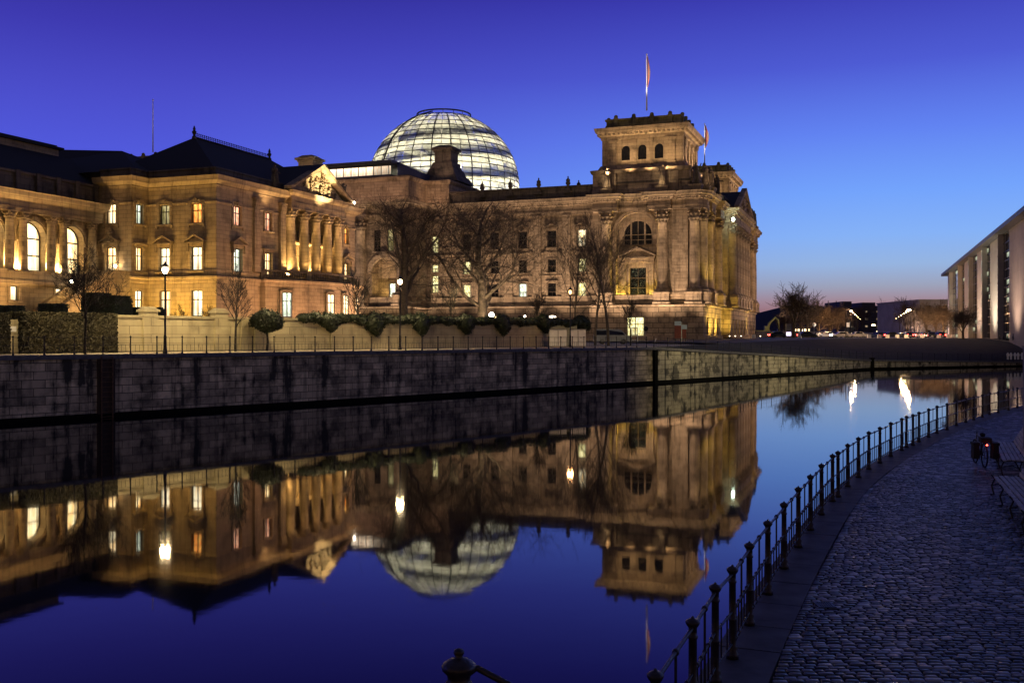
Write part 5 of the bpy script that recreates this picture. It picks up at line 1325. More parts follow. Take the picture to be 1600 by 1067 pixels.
# ------------------------------------------------------------------ street lamps
def lamp_post(label, px_, py_, d, lit='lwarm', watts=700, r=.17, col=(1,.70,.36)):
    z = PZ(py_, d); base = 3.27; h = z-base
    t = thing('street_lamp', label, 'street lamp', (PX(px_, d), d, base), 0, 'lamp posts along the quay')
    mb = MB(); mb.lathe([(.14,0),(.14,.12),(.10,.3),(.085,.9),(.10,.95),(.06,1.1),(.05,h-.6),(.07,h-.55),(.04,h-.3)], 12); mb.tube([(-.28,0,h-.55),(.28,0,h-.55)], .02, 5); mb.build('pole', M['iron'], t)
    mb = MB(); mb.lathe([(.05,h-.32),(.13,h-.22),(.13,h-.19)], 10); mb.lathe([(.22,h+.24),(.20,h+.30),(.06,h+.42),(.03,h+.52)], 10)
    for k in range(4): a = k*math.pi/2+.4; mb.tube([(.13*math.cos(a),.13*math.sin(a),h-.2),(.21*math.cos(a),.21*math.sin(a),h+.25)], .012, 4)
    mb.build('lantern', M['iron'], t)
    mb = MB(); mb.lathe([(.03,h-.17),(r*.6,h-.12),(r,h+.02),(r*.8,h+.14),(.03,h+.2)], 12); mb.build('bulb', M[lit], t)
    point('street_light', (PX(px_, d), d, z+.02), watts, col, .25)
lamp_post('glowing street lamp in front of the palace corner', 258, 423, 57.5, 'lwarm', 1800, .18)
lamp_post('glowing street lamp in front of the larger upright plane tree', 625, 441, 75, 'lwarm', 1800, .18)
lamp_post('dimmer amber lantern beside the white cabinets', 891, 457, 91, 'lamber', 300, .14, (1,.5,.2))
M_l = None
# ------------------------------------------------------------------ small things on the far side
def flood(label, px_, py_, d, tow=None, power=800, col=(1,.62,.30), lit='lwhite', r=.13, ground=3.26):
    z = PZ(py_, d); t = thing('floodlight', label, 'floodlight', (PX(px_, d), d, ground), 0, 'floodlights in the forecourt')
    h = z-ground; mb = MB(); mb.tube([(0,.1,0),(0,.1,h-.1)], .04, 6); mb.box(-.2,.2,.0,.25,h-.2,h+.2); mb.build('housing', M['iron'], t)
    MB().ball(0,-.02,h,r,10,6).build('lamp_glass', M[lit], t)
    return t
flood('bright white floodlight glaring over the ivy below the palace corner', 522, 497, 88, r=.19)
flood('brightest white floodlight at the foot of the biggest plane tree', 768, 492, 104, r=.26)
flood('small warm floodlight right of the biggest plane tree', 820, 494, 118, r=.10)
flood('small white floodlight low beside the trunk of the upright plane tree', 640, 496, 108, r=.08)
# oval lit sign lamp
t = thing('oval_lamp', 'oval white glowing lamp low behind the hedge between two round bushes', 'lamp', at(862,112)); h = PZ(495,112)-3.26
mb = MB(); mb.tube([(0,0,0),(0,0,h)], .04, 6); mb.build('pole', M['iron'], t)
mb = MB(); mb.ball(0,0,0,.5,16,8,.28); o = mb.build('globe', M['lcream'], t); o.location.z = h
# cabinets, kiosk blocks
for px_, w_, py_, lb in ((872,.8,514,'low cream cabinet partly hidden by the railing, left of the other'), (903,.72,514,'taller pale grey cabinet with a panel just left of the dark round bush')):
    d = 94; t = thing('utility_cabinet', lb, 'cabinet', at(px_, d)); hh = PZ(py_, d)-3.26
    mb = MB(); mb.box(-w_, w_, -.3, .3, .1, hh-.06); mb.build('body', M['white'], t); mb = MB(); mb.box(-w_-.05, w_+.05, -.36, .36, hh-.058, hh); mb.build('lid', M['metal'], t); mb = MB(); mb.box(-w_+.04, w_-.04, -.24, .24, 0, .098); mb.build('plinth', M['metal'], t)
    mb = MB(); mb.box(-w_*.05, -w_*.02+.03, -.33, -.302, .2, hh-.15); mb.box(w_*.3, w_*.42, -.34, -.302, hh*.5, hh*.56); mb.build('door_trim', M['metal'], t)
def wheel(parent, x, y, r=.33, w_=.22):
    mb = MB(); mb.M = T(x, y, r) @ Matrix.Rotation(R(90), 4, 'X'); mb.lathe([(r*.62,-w_/2),(r*.95,-w_/2),(r,-w_*.3),(r,w_*.3),(r*.95,w_/2),(r*.62,w_/2)], 18); o = mb.build('wheel', M['tyre'], parent)
    mb = MB(); mb.M = T(x, y, r) @ Matrix.Rotation(R(90), 4, 'X'); mb.lathe([(r*.6,-w_/2+.02),(r*.2,-w_/2-.01),(r*.2,w_/2+.01),(r*.6,w_/2-.02)], 12); mb.build('rim', M['metal'], o)
def body_loft(mb, secs, hw, y_in=None):
    """side outline pairs pushed across the width with rounded shoulders"""
    for (prof, w0, w1) in secs:
        n = len(prof); v = []
        for w_, k in ((-w0,1),(-w1,0),(w1,0),(w0,1)):
            pass
        mb.prism(prof, -w0, w0)
def car(label, loc, rz, paint, van=False, tail=True, head=False, group=None):
    t = thing('parked_van' if van else 'car', label, 'van' if van else 'car', loc, rz, group)
    b = MB()
    if van:
        low = [(-2.35,.35),(2.3,.35),(2.42,.6),(2.35,.95),(1.75,1.12),(-2.4,1.12),(-2.45,.6)]
        top = [(-2.4,1.12),(1.75,1.12),(1.05,1.82),(.8,1.92),(-2.2,1.92),(-2.38,1.8)]; gl = [(-2.22,1.16),(1.55,1.16),(1.0,1.74),(-2.2,1.74)]; hw = .93
    else:
        low = [(-2.1,.3),(2.05,.3),(2.15,.5),(2.05,.74),(1.05,.88),(-1.6,.93),(-2.15,.86),(-2.2,.5)]
        top = [(-1.75,.9),(1.05,.88),(.35,1.36),(.1,1.42),(-.95,1.42),(-1.3,1.32)]; gl = [(-1.5,.93),(.9,.91),(.3,1.31),(-.98,1.33)]; hw = .86
    b.prism(low, -hw, hw); b.build('body', M[paint], t)
    b = MB(); n = len(top); zc = top[0][1]
    v = [(p[0], -hw*(.97 if p[1] < zc+.1 else .80), p[1]) for p in top]+[(p[0], hw*(.97 if p[1] < zc+.1 else .80), p[1]) for p in top]
    b.add(v, [tuple(range(n)), tuple(range(2*n-1,n-1,-1))]+[(i,i+n,(i+1)%n+n,(i+1)%n) for i in range(n)]); cab = b.build('cabin', M[paint], t)
    b = MB(); n = 4
    for s in (-1, 1):
        v = [(p[0], s*(hw*(.97 if p[1] < zc+.1 else .82)+.008), p[1]) for p in gl]; b.add(v, [tuple(range(4))])
    f0, f1 = (top[1], top[2]); b.add([(f0[0]-.02,-hw*.85,f0[1]+.05),(f0[0]-.02,hw*.85,f0[1]+.05),(f1[0]+.06,hw*.75,f1[1]-.03),(f1[0]+.06,-hw*.75,f1[1]-.03)], [(0,1,2,3)])
    r0, r1 = top[0], top[-1]; b.add([(r0[0]-.02,-hw*.8,r0[1]+.08),(r0[0]-.02,hw*.8,r0[1]+.08),(r1[0]-.03,hw*.74,r1[1]-.02),(r1[0]-.03,-hw*.74,r1[1]-.02)], [(0,1,2,3)])
    b.build('windows', M['glassd'], cab)
    for x in (-1.35, 1.35):
        for y in (-hw+.1, hw-.1): wheel(t, x, y, .34 if van else .31, .2)
    if tail:
        for s in (-1, 1): MB().box(low[-1][0]-.04, low[-1][0]+.1, s*hw*.75-.14, s*hw*.75+.14, .62, .78).build('tail_light', M['lred'], t)
    if head:
        for s in (-1, 1): mb = MB(); mb.ball(low[2][0]-.02, s*hw*.72, .62, .12, 8, 6); mb.build('headlight', M['lhead'], t)
    MB().box(low[-1][0]-.03, low[-1][0]+.02, -.26, .26, .42, .53).build('number_plate', M['white'], t)
    return t
car('dark grey minibus parked before the tower entrance behind the bare trees', (PX(957,128), 128, 3.26), R(-2), 'carv', True, tail=False)
# white slatted frame object and signs by the entrance
t = thing('wooden_high_chair', 'white slatted high chair shape standing in the lit doorway', 'high chair', (PX(991,150), 150, 3.27)); mb = MB()
for x in (-.5, .42): mb.box(x, x+.1, -.3, -.2, 0, 2.3); mb.box(x, x+.1, .2, .3, 0, 1.3)
for x in (-.25, 0, .22): mb.box(x-.03, x+.05, -.28, -.24, 1.25, 2.25)
mb.box(-.5,.52,-.3,.3,1.15,1.25); mb.box(-.5,.52,-.31,-.22,2.2,2.32); mb.box(-.5,.52,-.31,-.22,.4,.48); mb.build('frame', M['white'], t)
t = thing('sign_post', 'post with two pale blue panels in front of the red board', 'sign', (PX(1065,140), 140, 3.27)); mb = MB(); mb.box(-.06,.06,-.04,.04,0,3.0); mb.build('post', M['metal'], t)
mb = MB(); mb.box(-1.0,-.1,-.09,-.041,2.5,3.1); mb.build('panel', M['pale'], t); mb = MB(); mb.box(-.05,.75,-.09,-.041,2.0,2.6); mb.build('panel', M['pale'], t)
t = thing('notice_board', 'dark red board standing against the rusticated tower base', 'board', (PX(1063,146), 146, 3.27)); MB().box(-.85,.85,-.04,.04,.7,2.7).build('board', M['red'], t); mb = MB(); mb.box(-.8,-.7,-.03,.03,0,.7); mb.box(.7,.8,-.03,.03,0,.7); mb.build('leg', M['iron'], t)
t = thing('traffic_sign', 'small round dark traffic sign right of the lit doorway', 'traffic sign', (PX(1009,148), 148, 3.27)); mb = MB(); mb.tube([(0,0,0),(0,0,2.2)], .035, 6); mb.build('post', M['metal'], t); mb = MB(); mb.M = T(0,-.05,2.1) @ Matrix.Rotation(R(90),4,'X'); mb.lathe([(.36,-.015),(.36,.015)], 18); mb.build('disc', M['iron'], t)
t = thing('leaning_board', 'small white stick leaning at the foot of the tower base', 'stick', (PX(1024,140), 140, 3.27)); mb = MB(); mb.tube([(-.15,0,0),(.12,0,.7)], .06, 6); mb.build('stick', M['white'], t)

# flags
def flag(label, px_, top, foot, d, w_, fl=True):
    z0, z1 = PZ(foot, d), PZ(top, d); t = thing('flagpole', label, 'flagpole', (PX(px_, d), d, z0)); h = z1-z0
    mb = MB(); mb.lathe([(.16,0),(.13,h*.3),(.09,h*.97),(.15,h*.975),(.15,h*.99),(.03,h)], 10); mb.build('pole', M['white'], t)
    if fl:
        mb = MB(); n = 28; v = []; f = []; zt, zl = h*.93, h*.40; K = 20
        for j in range(n+1):
            s = j/n; z = zt+(zl-zt)*s; ww = w_*(.16+.84*math.sin(math.pi*min(1, s*.95+.04))**1.3)
            for i in range(K+1):
                u = i/K; v.append((.1+u*ww*.5+.06*math.sin(u*19+s*2), .16*w_*math.sin(u*15+s*2.5)*(.4+s), z+.25*math.sin(u*3)))
        for j in range(n):
            for i in range(K): f.append((j*(K+1)+i, j*(K+1)+i+1, (j+1)*(K+1)+i+1, (j+1)*(K+1)+i))
        mb.add(v, f, True); mb.build('flag', M['flag'], t)
def flagmat():
    m, n, b = newmat('flag cloth in three stripes'); t = n.nodes.new('ShaderNodeTexCoord'); s = n.nodes.new('ShaderNodeSeparateXYZ'); n.links.new(t.outputs['Generated'], s.inputs[0])
    r = n.nodes.new('ShaderNodeValToRGB'); r.color_ramp.interpolation = 'CONSTANT'; cr = r.color_ramp; cr.elements[0].color = (.10,.09,.09,1); cr.elements[1].position = .25; cr.elements[1].color = (.80,.22,.18,1); e = cr.elements.new(.55); e.color = (.90,.66,.34,1)
    n.links.new(s.outputs['X'], r.inputs[0]); n.links.new(r.outputs[0], b.inputs['Base Color']); b.inputs['Roughness'].default_value = .8; return m
M['flag'] = flagmat()
M['pale'] = simple('pale blue sign panel', (.40,.52,.60), .5, var=.1)
flag('tallest flagpole with a hanging flag on the near corner tower', 1010.5, 84, 173, 196, 1.0)
flag('flagpole with a drooping flag on the far corner tower', 1101, 193, 258, 262, 1.9)
flag('bare white flagpole rising behind the palace roof at the left', 239, 155, 238, 236, 1, False)

# ------------------------------------------------------------------ right side
def block():
    ang = math.atan2(163, 58); ox, oy = 79.5, 152.0; Z1 = 23.15
    g = thing('concrete_office_building', 'long pale concrete office building with flat roof and tall dark window slots at the right', 'office building', (ox, oy, 0), ang)
    def up(px): q = (px-800)/F; return (q*oy-ox)/(math.cos(ang)-q*math.sin(ang))
    # facade along local x (away from the camera), outward is +y (to the left)
    L_ = up(1481); slots = []
    segs = [(1497,1488,'cool'),(1507,1502,'d'),(1527,1519.5,'d'),(1547,1541.5,'d'),(1577,1567,'d')]
    wall = MB(); dark = MB(); us = [up(1640), L_]
    edges = sorted([(up(a), up(b)) for a, b, _ in segs]); cur = -14
    for a, b in edges+[(L_, L_)]:
        if a > cur: wall.box(cur, a, -1.2, 0, -.8, Z1)
        cur = b
    wall.box(-14, L_, -20, -1.21, -.8, Z1-.3)
    wall.build('wall', M['conc'], g)
    mb = MB(); mb.box(-14.5, L_+5.5, -21, 1.6, Z1+.01, Z1+.75); mb.build('roof', M['lead'], g)
    # deep fins beside each slot
    for a, b in edges:
        w_ = b-a; f = MB(); f.box(b+.02, b+.4, .002, .85, 2.8, Z1); f.build('fin', M['conc'], g)
        wn = MB(); wn.box(a, b, -.30, -.12, 2.8, Z1); o = wn.build('window_strip', M['glassd'], g)
        fr = MB(); nn = 12
        for i in range(nn+1): z = 3.4+(Z1-3.6)*i/nn; fr.box(a, b, -.119, -.06, z-.07, z+.07)
        rl = random.Random(int(a*7))
        for i in range(nn):
            if rl.random() < .3: z = 3.4+(Z1-3.6)*i/nn; uu_ = rl.choice(((a+.02,(a+b)/2-.08),((a+b)/2+.08,b-.02))); MB().box(uu_[0], uu_[1], -.119, -.09, z+.5, z+1.3).build('lit_room', M['gslit'], o)
        fr.box((a+b)/2-.06, (a+b)/2+.06, -.118, -.05, 3, Z1-.1); fr.build('glazing_bars', M['iron'], o)
    for px_ in (1513, 1534, 1560, 1485):
        u = up(px_); 
        for i in range(7):
            z = 5+i*2.8; o = MB().box(u-.22, u+.22, .003, .05, z, z+1.9).build('slit_window', M['gslit'], g)
    # facade lamps
    for px_, pw_, c in ((1493, 2600, (1,.90,.68)), (1555, 2300, (1,.86,.62)), (1530, 1300, (1,.74,.54)), (1590, 1300, (1,.66,.46))):
        u = up(px_); mt = g_m(ox, oy, ang); p = mt @ Vector((u, 7, 4.2)); q = mt @ Vector((u, 0, 15)); spot('facade_light', tuple(p), tuple(q), pw_*5, c, .5, 110, .9)
    return g, up
def g_m(ox, oy, ang): return T(ox, oy) @ RZ(ang)
M['gslot'] = glow('dark green tinted office strip', (.004,.008,.006), (.50,.62,.42), .8, 1.0, lo=.53, hi=.60)
M['gslit'] = glow('narrow lit slit', (.45,.50,.30), (.90,1.0,.70), .75, 1.5)
OFF, upo = block()
def far_building(name, label, px0, px1, py, d, m, depth=30, lit=0, seed=1, steps=None):
    x0, x1 = PX(px0, d), PX(px1, d); z1 = PZ(py, d); t = thing(name, label, 'building', ((x0+x1)/2, d, 3.8)); w_ = (x1-x0)/2
    mb = MB(); mb.box(-w_, w_, 0, depth, 0, z1-3.8); mb.box(-w_-.3, w_+.3, -.3, depth+.3, z1-3.8, z1-3.3)
    if steps:
        for a, b, h in steps: mb.box(-w_+2*w_*a, -w_+2*w_*b, 2, depth-2, z1-3.29, z1-3.3+h)
    mb.build('wall', M[m], t); rnd = random.Random(seed); H = z1-3.8
    nx, nz = max(2, int(2*w_/6)), max(2, int(H/4))
    cells = [(i, j) for i in range(nx) for j in range(nz)]; rnd.shuffle(cells)
    for n_, (i, j) in enumerate(cells[:60]):
        x = -w_+(i+.5)*2*w_/nx; z = 1.5+(j)*H/nz; MB().box(x-.8, x+.8, -.12, -.01, z, z+1.1).build('window', M['gfar' if n_ < lit else 'glassd'], t)
far_building('tower_block', 'dark stepped block on the skyline with one light, left of the other far block', 1310, 1338, 482, 620, 'fdark', 40, 3, 2, [(.3,.8,4)])
far_building('tower_block', 'dark long block on the skyline with several lit windows beyond the avenue', 1345, 1380, 481, 640, 'fdark', 40, 9, 3, [(.1,.7,3)])
far_building('office_cube', 'grey concrete office cube left of the long concrete building', 1437, 1490, 470, 345, 'conc2', 40, 1, 4)
M_tmp = None
# white crosses on the railing of the far bank
for i, px_ in enumerate((1574.6, 1579.6, 1585.8, 1590.8, 1597)):
    d = 141.0+i*.3; t = thing('memorial_cross', 'white memorial cross on the far bank railing, '+('leftmost','second from the left','third of the five','fourth from the left','rightmost')[i]+' of the row', 'cross', (PX(px_, d), d-.6, PZ(561.5, d)), 0, 'white crosses on the far bank')
    t.location.x = PX(px_, d-.6)
    MB().prism([(-.12,0),(.12,0),(.13,.48),(.20,.52),(.20,.78),(.12,.80),(.09,.98),(-.09,.98),(-.12,.80),(-.20,.78),(-.20,.52),(-.13,.48)], -.03, .03).build('board', M['white'], t)
# plaza things
def pl(px_, d): return (PX(px_, d), d, 3.87)
t = thing('info_totem', 'tall grey panel with a bright lower half left of the park trees', 'advertising column', pl(1232, 212)); z_ = PZ(506,212)-3.87
MB().box(-.55,.55,-.15,.15,0,z_).build('panel', M['metal'], t); MB().box(-.5,.5,-.2,-.155,.5,1.25).build('light_panel', M['lpanel'], t)
t = thing('traffic_cone', 'bluish cone shaped bollard right of the tall bright panel', 'bollard', pl(1249, 214)); mb = MB(); mb.lathe([(.55,0),(.5,.1),(.15,1.2),(.08,1.5)], 12); mb.build('cone', M['pale'], t)
for px_, d, lb in ((1177.5,210,'white box at the tower foot, left of the street blocks'), (1358,226,'white barrier block nearest to the centre of the avenue'), (1374,226,'white barrier block right of the avenue centre'), (1387,228,'pale barrier block below the row of lit lamps'), (1402,228,'white barrier block below the big bright street lamp'), (1416,228,'pale barrier block left of the red tail lights'), (1441,230,'white barrier block before the small concrete cube'), (1467,231,'white barrier block before the parked cars'), (1482,231,'pale barrier block at the corner of the long concrete building'), (1489,232,'rightmost white barrier block by the concrete wall')):
    t = thing('barrier_block', lb, 'barrier block', pl(px_, d), 0, 'white blocks along the street'); mb = MB(); mb.frustum(-.42,.42,-.3,.3,0,.75,.08); mb.build('block', M['white'], t)
for px_, d, rz, pa, tl, hd, lb in ((1290,236,R(178),'carl',False,True,'car with bright white headlights coming out of the avenue on the left'), (1306,250,R(90),'carp',True,False,'dark car with red tail lights left of the avenue centre'), (1322,262,R(-88),'carl',False,True,'pale car with headlights heading towards the river'), (1338,240,R(185),'carl',False,True,'pale car crossing the plaza with its headlights on'), (1352,270,R(-90),'carp',False,True,'far dark car with headlights in the avenue centre'), (1395,245,R(2),'carp',True,False,'dark car turning right with red lights under the bright lamp'), (1419,238,R(82),'carp',True,False,'car braking with red lights at the right side of the avenue'), (1431,252,R(84),'carl',True,False,'pale car behind the braking car near the concrete cube'), (1456,240,R(70),'carp',False,True,'dark van-like car parked in front of the concrete cube'), (1468,236,R(86),'carp',True,False,'dark car parked nearest to the long concrete building'), (1262,228,R(2),'carp',True,False,'dark car with red lights passing under the park trees'), (1283,250,R(0),'carp',True,False,'dark car with red lights next to the round traffic sign'), (1313,228,R(180),'carl',False,True,'pale car with headlights nearest to the left avenue lamps'), (1345,300,R(-90),'carl',False,True,'distant pale car with headlights left of the avenue centre'), (1372,246,R(95),'carp',True,False,'dark car with red lights at the middle of the avenue mouth'), (1384,300,R(88),'carp',True,False,'distant dark car with red lights right of the avenue centre'), (1408,285,R(86),'carp',True,False,'distant dark car with red lights under the right lamp row'), (1360,340,R(-90),'carl',False,True,'farthest pale car with headlights in the avenue'), (1444,262,R(84),'carp',True,False,'dark car with red lights by the left edge of the concrete cube'), (1217,216,R(1),'carp',True,False,'dark car with red lights nearest to the tower foot')):
    car(lb, pl(px_, d), rz, pa, False, tl, hd, 'cars around the avenue mouth')
    if hd: point('car_light', (PX(px_, d)+2.8*math.cos(rz), d+2.8*math.sin(rz), 4.5), 350, (.8,.88,1), .1)
for px_, d, lb in ((1140,205,'low bollard light at the foot of the north tower, leftmost of three'), (1149,206,'low bollard light second from the tower'), (1158,207,'low bollard light third from the tower'), (1188,208,'low bollard light right of the white box')):
    t = thing('bollard_light', lb, 'bollard light', pl(px_, d), 0, 'bollard lights on the plaza'); mb = MB(); mb.lathe([(.1,0),(.1,.35)], 8); mb.build('post', M['metal'], t); MB().ball(0,0,.42,.10,8,6).build('lens', M['lcream'], t)
for px0, px1, d, lb in ((1240,1266,305,'low lit kiosk behind the trunks of the park trees'), (1369,1379,420,'small lit kiosk at the far end of the avenue')):
    t = thing('kiosk', lb, 'kiosk', (PX((px0+px1)/2,d), d, 3.87)); w_ = (PX(px1,d)-PX(px0,d))/2; mb = MB(); mb.box(-w_,w_,0,3,0,3.0); mb.box(-w_-.3,w_+.3,-.5,3.3,3.01,3.3); mb.build('wall', M['fdark'], t)
    for i in range(5): x = -w_+(i+.5)*w_*.4; MB().box(x-w_*.13,x+w_*.13,-.1,-.01,1.0,2.6).build('window', M['gcream'], t)
# excavator
t = thing('excavator', 'yellow-green excavator with raised bent arm beyond the tower', 'excavator', (PX(1195,275), 275, 3.87)); k = 1.0
mb = MB(); mb.box(-3.5,1.2,-1.3,-.8,0,.9); mb.box(-3.5,1.2,.8,1.3,0,.9); mb.build('tracks', M['iron'], t)
mb = MB(); mb.box(-3.6,1.0,-1.2,1.2,1.0,2.0); mb.box(-.3,1.0,-1.1,-.1,2.0,3.2); mb.build('body', M['yel'], t)
mb = MB(); mb.tube([(.6,0,1.8),(1.2,0,3.9),(2.9,0,5.6)], [.35,.4,.25], 6); mb.tube([(2.7,0,5.7),(3.7,0,4.8),(3.9,0,2.4)], [.25,.28,.18], 6); mb.build('arm', M['yel'], t)
mb = MB(); mb.prism([(3.5,2.4),(4.2,2.4),(4.3,1.5),(3.4,1.2)], -.5, .5); mb.build('bucket', M['iron'], t)
# construction hoarding
t = thing('site_fence', 'low dark hoarding with a strip of lights beyond the plaza', 'hoarding', (PX(1228,262), 262, 3.87)); MB().box(-9,9,-.05,.05,0,1.7).build('panel', M['fdark'], t)
for px_, d, lb in ((1272,230,'round traffic sign on a pole under the park trees'),(1325,240,'white rectangular sign on a pole left of the avenue')):
    t = thing('traffic_sign', lb, 'traffic sign', pl(px_, d)); mb = MB(); mb.tube([(0,0,0),(0,0,3.2)], .04, 5); mb.build('post', M['metal'], t)
    if px_ < 1300: mb = MB(); mb.M = T(0,-.06,3.1) @ Matrix.Rotation(R(90),4,'X'); mb.lathe([(.45,-.02),(.45,.02)], 16); mb.build('disc', M['white'], t)
    else: MB().box(-.35,.35,-.08,-.04,2.6,3.7).build('plate', M['white'], t)
# park and avenue trees
parents = [grow(s, H, r, .28, sp, 4, [9,6,5,4], up=.42, lenf=.72, wob=.2, minr=.03) for s, H, r, sp in ((51,5.0,.32,.85),(52,5.4,.28,.70),(53,4.8,.26,.85))]
meshes = [(a.mesh('trunk'), b.mesh('crown')) for a, b in parents]
for a, b in meshes: a.materials.append(M['bark']); b.materials.append(M['bark'])
spots = [(1240,222,1.13,'broad bare park tree nearest to the parliament, fullest crown of the row'), (1262,262,.95,'bare park tree just right of the fullest one'), (1278,285,1.0,'bare park tree third from the parliament'), (1296,300,.9,'bare park tree before the two thin masts'), (1308,330,.95,'bare tree at the left side of the avenue mouth'), (1340,430,1.35,'bare tree rising between the two dark far blocks'), (1300,370,1.0,'bare tree further back at the left of the avenue'), (1322,420,1.0,'bare tree deep at the left side of the avenue'), (1392,440,1.1,'bare tree deep at the right side of the avenue'), (1409,390,1.45,'tallest bare avenue tree behind the bright street lamp'), (1418,350,1.1,'bare tree right of the bright street lamp'), (1432,310,1.0,'bare tree before the left edge of the concrete cube'), (1448,285,.95,'bare tree in front of the concrete cube'), (1462,272,.85,'bare tree in front of the right half of the cube'), (1476,262,.85,'bare tree beside the corner of the long concrete building'), (1505,176,.55,'small bare tree in front of the concrete facade'), (1252,300,.9,'bare park tree behind the tall bright panel'), (1225,330,.8,'faint bare park tree closest to the far hills'), (1378,520,.9,'smallest bare tree closing the avenue')]
for i, (px_, d, k, lb) in enumerate(spots):
    t = thing('park_tree', lb, 'tree', (PX(px_, d), d, 3.86 if px_ != 1505 else 3.7), i*1.3, 'bare trees around the avenue')
    a, b = meshes[i % 3]
    for nm, me in (('trunk', a), ('crown', b)):
        o = link(nm, me, t); o.scale = (k*1.2, k*1.2, k*1.12)
# lamps of the avenue
def av_lamp(label, px_, py_, d, r=.35, w_=1200, arm=1.2):
    z = PZ(py_, d); t = thing('avenue_lamp', label, 'street lamp', (PX(px_, d), d, 3.87), 0, 'tall lamps lining the avenue'); h = z-3.87
    mb = MB(); mb.tube([(arm,0,0),(arm,0,h+.25),(arm*.6,0,h+.4),(0,0,h+.25)], [.12,.08,.06,.05], 7); mb.build('pole', M['iron'], t)
    mb = MB(); mb.ball(0,0,h,r,12,6,.42); mb.build('lamp_head', M['lstreet'], t)
    if w_: point('avenue_light', (PX(px_, d), d, z-.3), w_, (1,.58,.28), .3)
for i, (d, r) in enumerate(((226,.50),(246,.48),(268,.46),(292,.44),(320,.42),(360,.42))):
    o = ('first and brightest','second','third','fourth','fifth','farthest')[i]
    k = 226/d
    av_lamp(o+' lamp of the right avenue row', 1367+(1420-1367)*k, 520-(520-484.5)*k, d, r*(.95 if i == 0 else .24), 5000 if i == 0 else (3000 if i < 4 else 0))
    av_lamp(o+' lamp of the left avenue row', 1367-(1367-1330)*k, 520-(520-486)*k, d, r*(.5 if i == 0 else .2), 3000 if i in (0,2) else 0, -1.2)
av_lamp('single lamp at the far end over the middle of the avenue', 1365, 508, 470, .8, 0)
for px_, d, lb in ((1306.5,420,'thin mast on the skyline, left one'),(1294,420,'thin mast on the skyline above the park trees')):
    t = thing('mast', lb, 'mast', pl(px_, d)); MB().tube([(0,0,0),(0,0,PZ(470,d)-3.87)], .16, 5).build('pole', M['iron'], t)
# bicycles
def bicycle(name, label, loc, rz, pan=False, group=None):
    t = thing(name, label, 'bicycle', loc, rz, group); r = .34
    def tor(parent, x):
        mb = MB(); mb.tube([(x+r*math.cos(a), 0, r+r*math.sin(a)) for a in [2*math.pi*i/24 for i in range(25)]], .022, 6, False); w_ = mb.build('wheel', M['tyre'], parent)
        mb = MB()
        for i in range(12): a = 2*math.pi*i/12; mb.tube([(x,0,r),(x+r*.97*math.cos(a),0,r+r*.97*math.sin(a))], .003, 3)
        mb.build('spokes', M['metal'], w_)
    tor(t, -.52); tor(t, .55)
    mb = MB(); bb = (-.08,0,.29); st = (-.2,0,.82); hd_ = (.36,0,.86)
    mb.tube([bb, st], .018, 6); mb.tube([bb, (.38,0,.72)], .02, 6); mb.tube([(-.18,0,.76), hd_], .018, 6); mb.tube([bb, (-.52,.05,r)], .012, 5); mb.tube([(-.18,0,.74), (-.52,.05,r)], .011, 5); mb.tube([(.34,0,.95),(.40,0,.66),(.55,0,r)], .016, 6)
    mb.tube([(-.19,0,.72),(-.75,0,.70)], .008, 4); mb.tube([(-.7,0,.70),(-.55,.06,r)], .007, 4); mb.build('frame', M['iron'], t)
    mb = MB(); mb.tube([(.30,-.30,1.0),(.37,-.16,1.04),(.35,0,1.0),(.37,.16,1.04),(.30,.30,1.0)], .013, 6); mb.tube([(.35,0,1.0),(.34,0,.92)], .014, 6); mb.build('handlebar', M['metal'], t)
    mb = MB(); mb.tube([(-.34,0,.90),(-.2,0,.91),(-.04,0,.90)], [.07,.05,.02], 8); mb.tube([(-.2,0,.82),(-.2,0,.9)], .012, 5); mb.build('saddle', M['black'], t)
    mb = MB(); mb.tube([(-.08,-.12,.29),(-.08,.12,.29)], .02, 6); mb.box(-.14,-.02,-.2,-.12,.2,.23); mb.box(-.14,-.02,.12,.2,.35,.38); mb.build('pedals', M['iron'], t)
    if pan:
        for s in (-1, 1):
            mb = MB(); y = s*.17; mb.frustum(-.76,-.40,min(y,y+s*.17),max(y,y+s*.17),.26,.70,.015); mb.box(-.77,-.39,min(y,y+s*.18),max(y,y+s*.18),.64,.72); mb.build('pannier', M['black'], t)
        mb = MB(); mb.box(-.78,-.42,-.14,.14,.72,.86); mb.build('rack_bag', M['black'], t)
        MB().ball(-.80,0,.66,.022,10,6).build('tail_light', M['lredb'], t); MB().tube([(-.80,0,.66),(-.76,0,.68)], .012, 5).build('lamp_bracket', M['iron'], t)
    return t
d = 29.0; bicycle('loaded_bicycle', 'black bicycle with two big dark panniers and a small red tail light on the cobbles', (PX(1531,d), d, PZ0), R(78), True)
for i, px_ in enumerate((1562, 1568, 1575, 1583)):
    d = 160-i*1.0; bicycle('parked_bicycle', ('leftmost bicycle','second bicycle','third bicycle','rightmost bicycle')[i]+' leaning by the long concrete facade', (PX(px_, d), d, 3.65), R(70), False, 'bicycles parked by the concrete building')
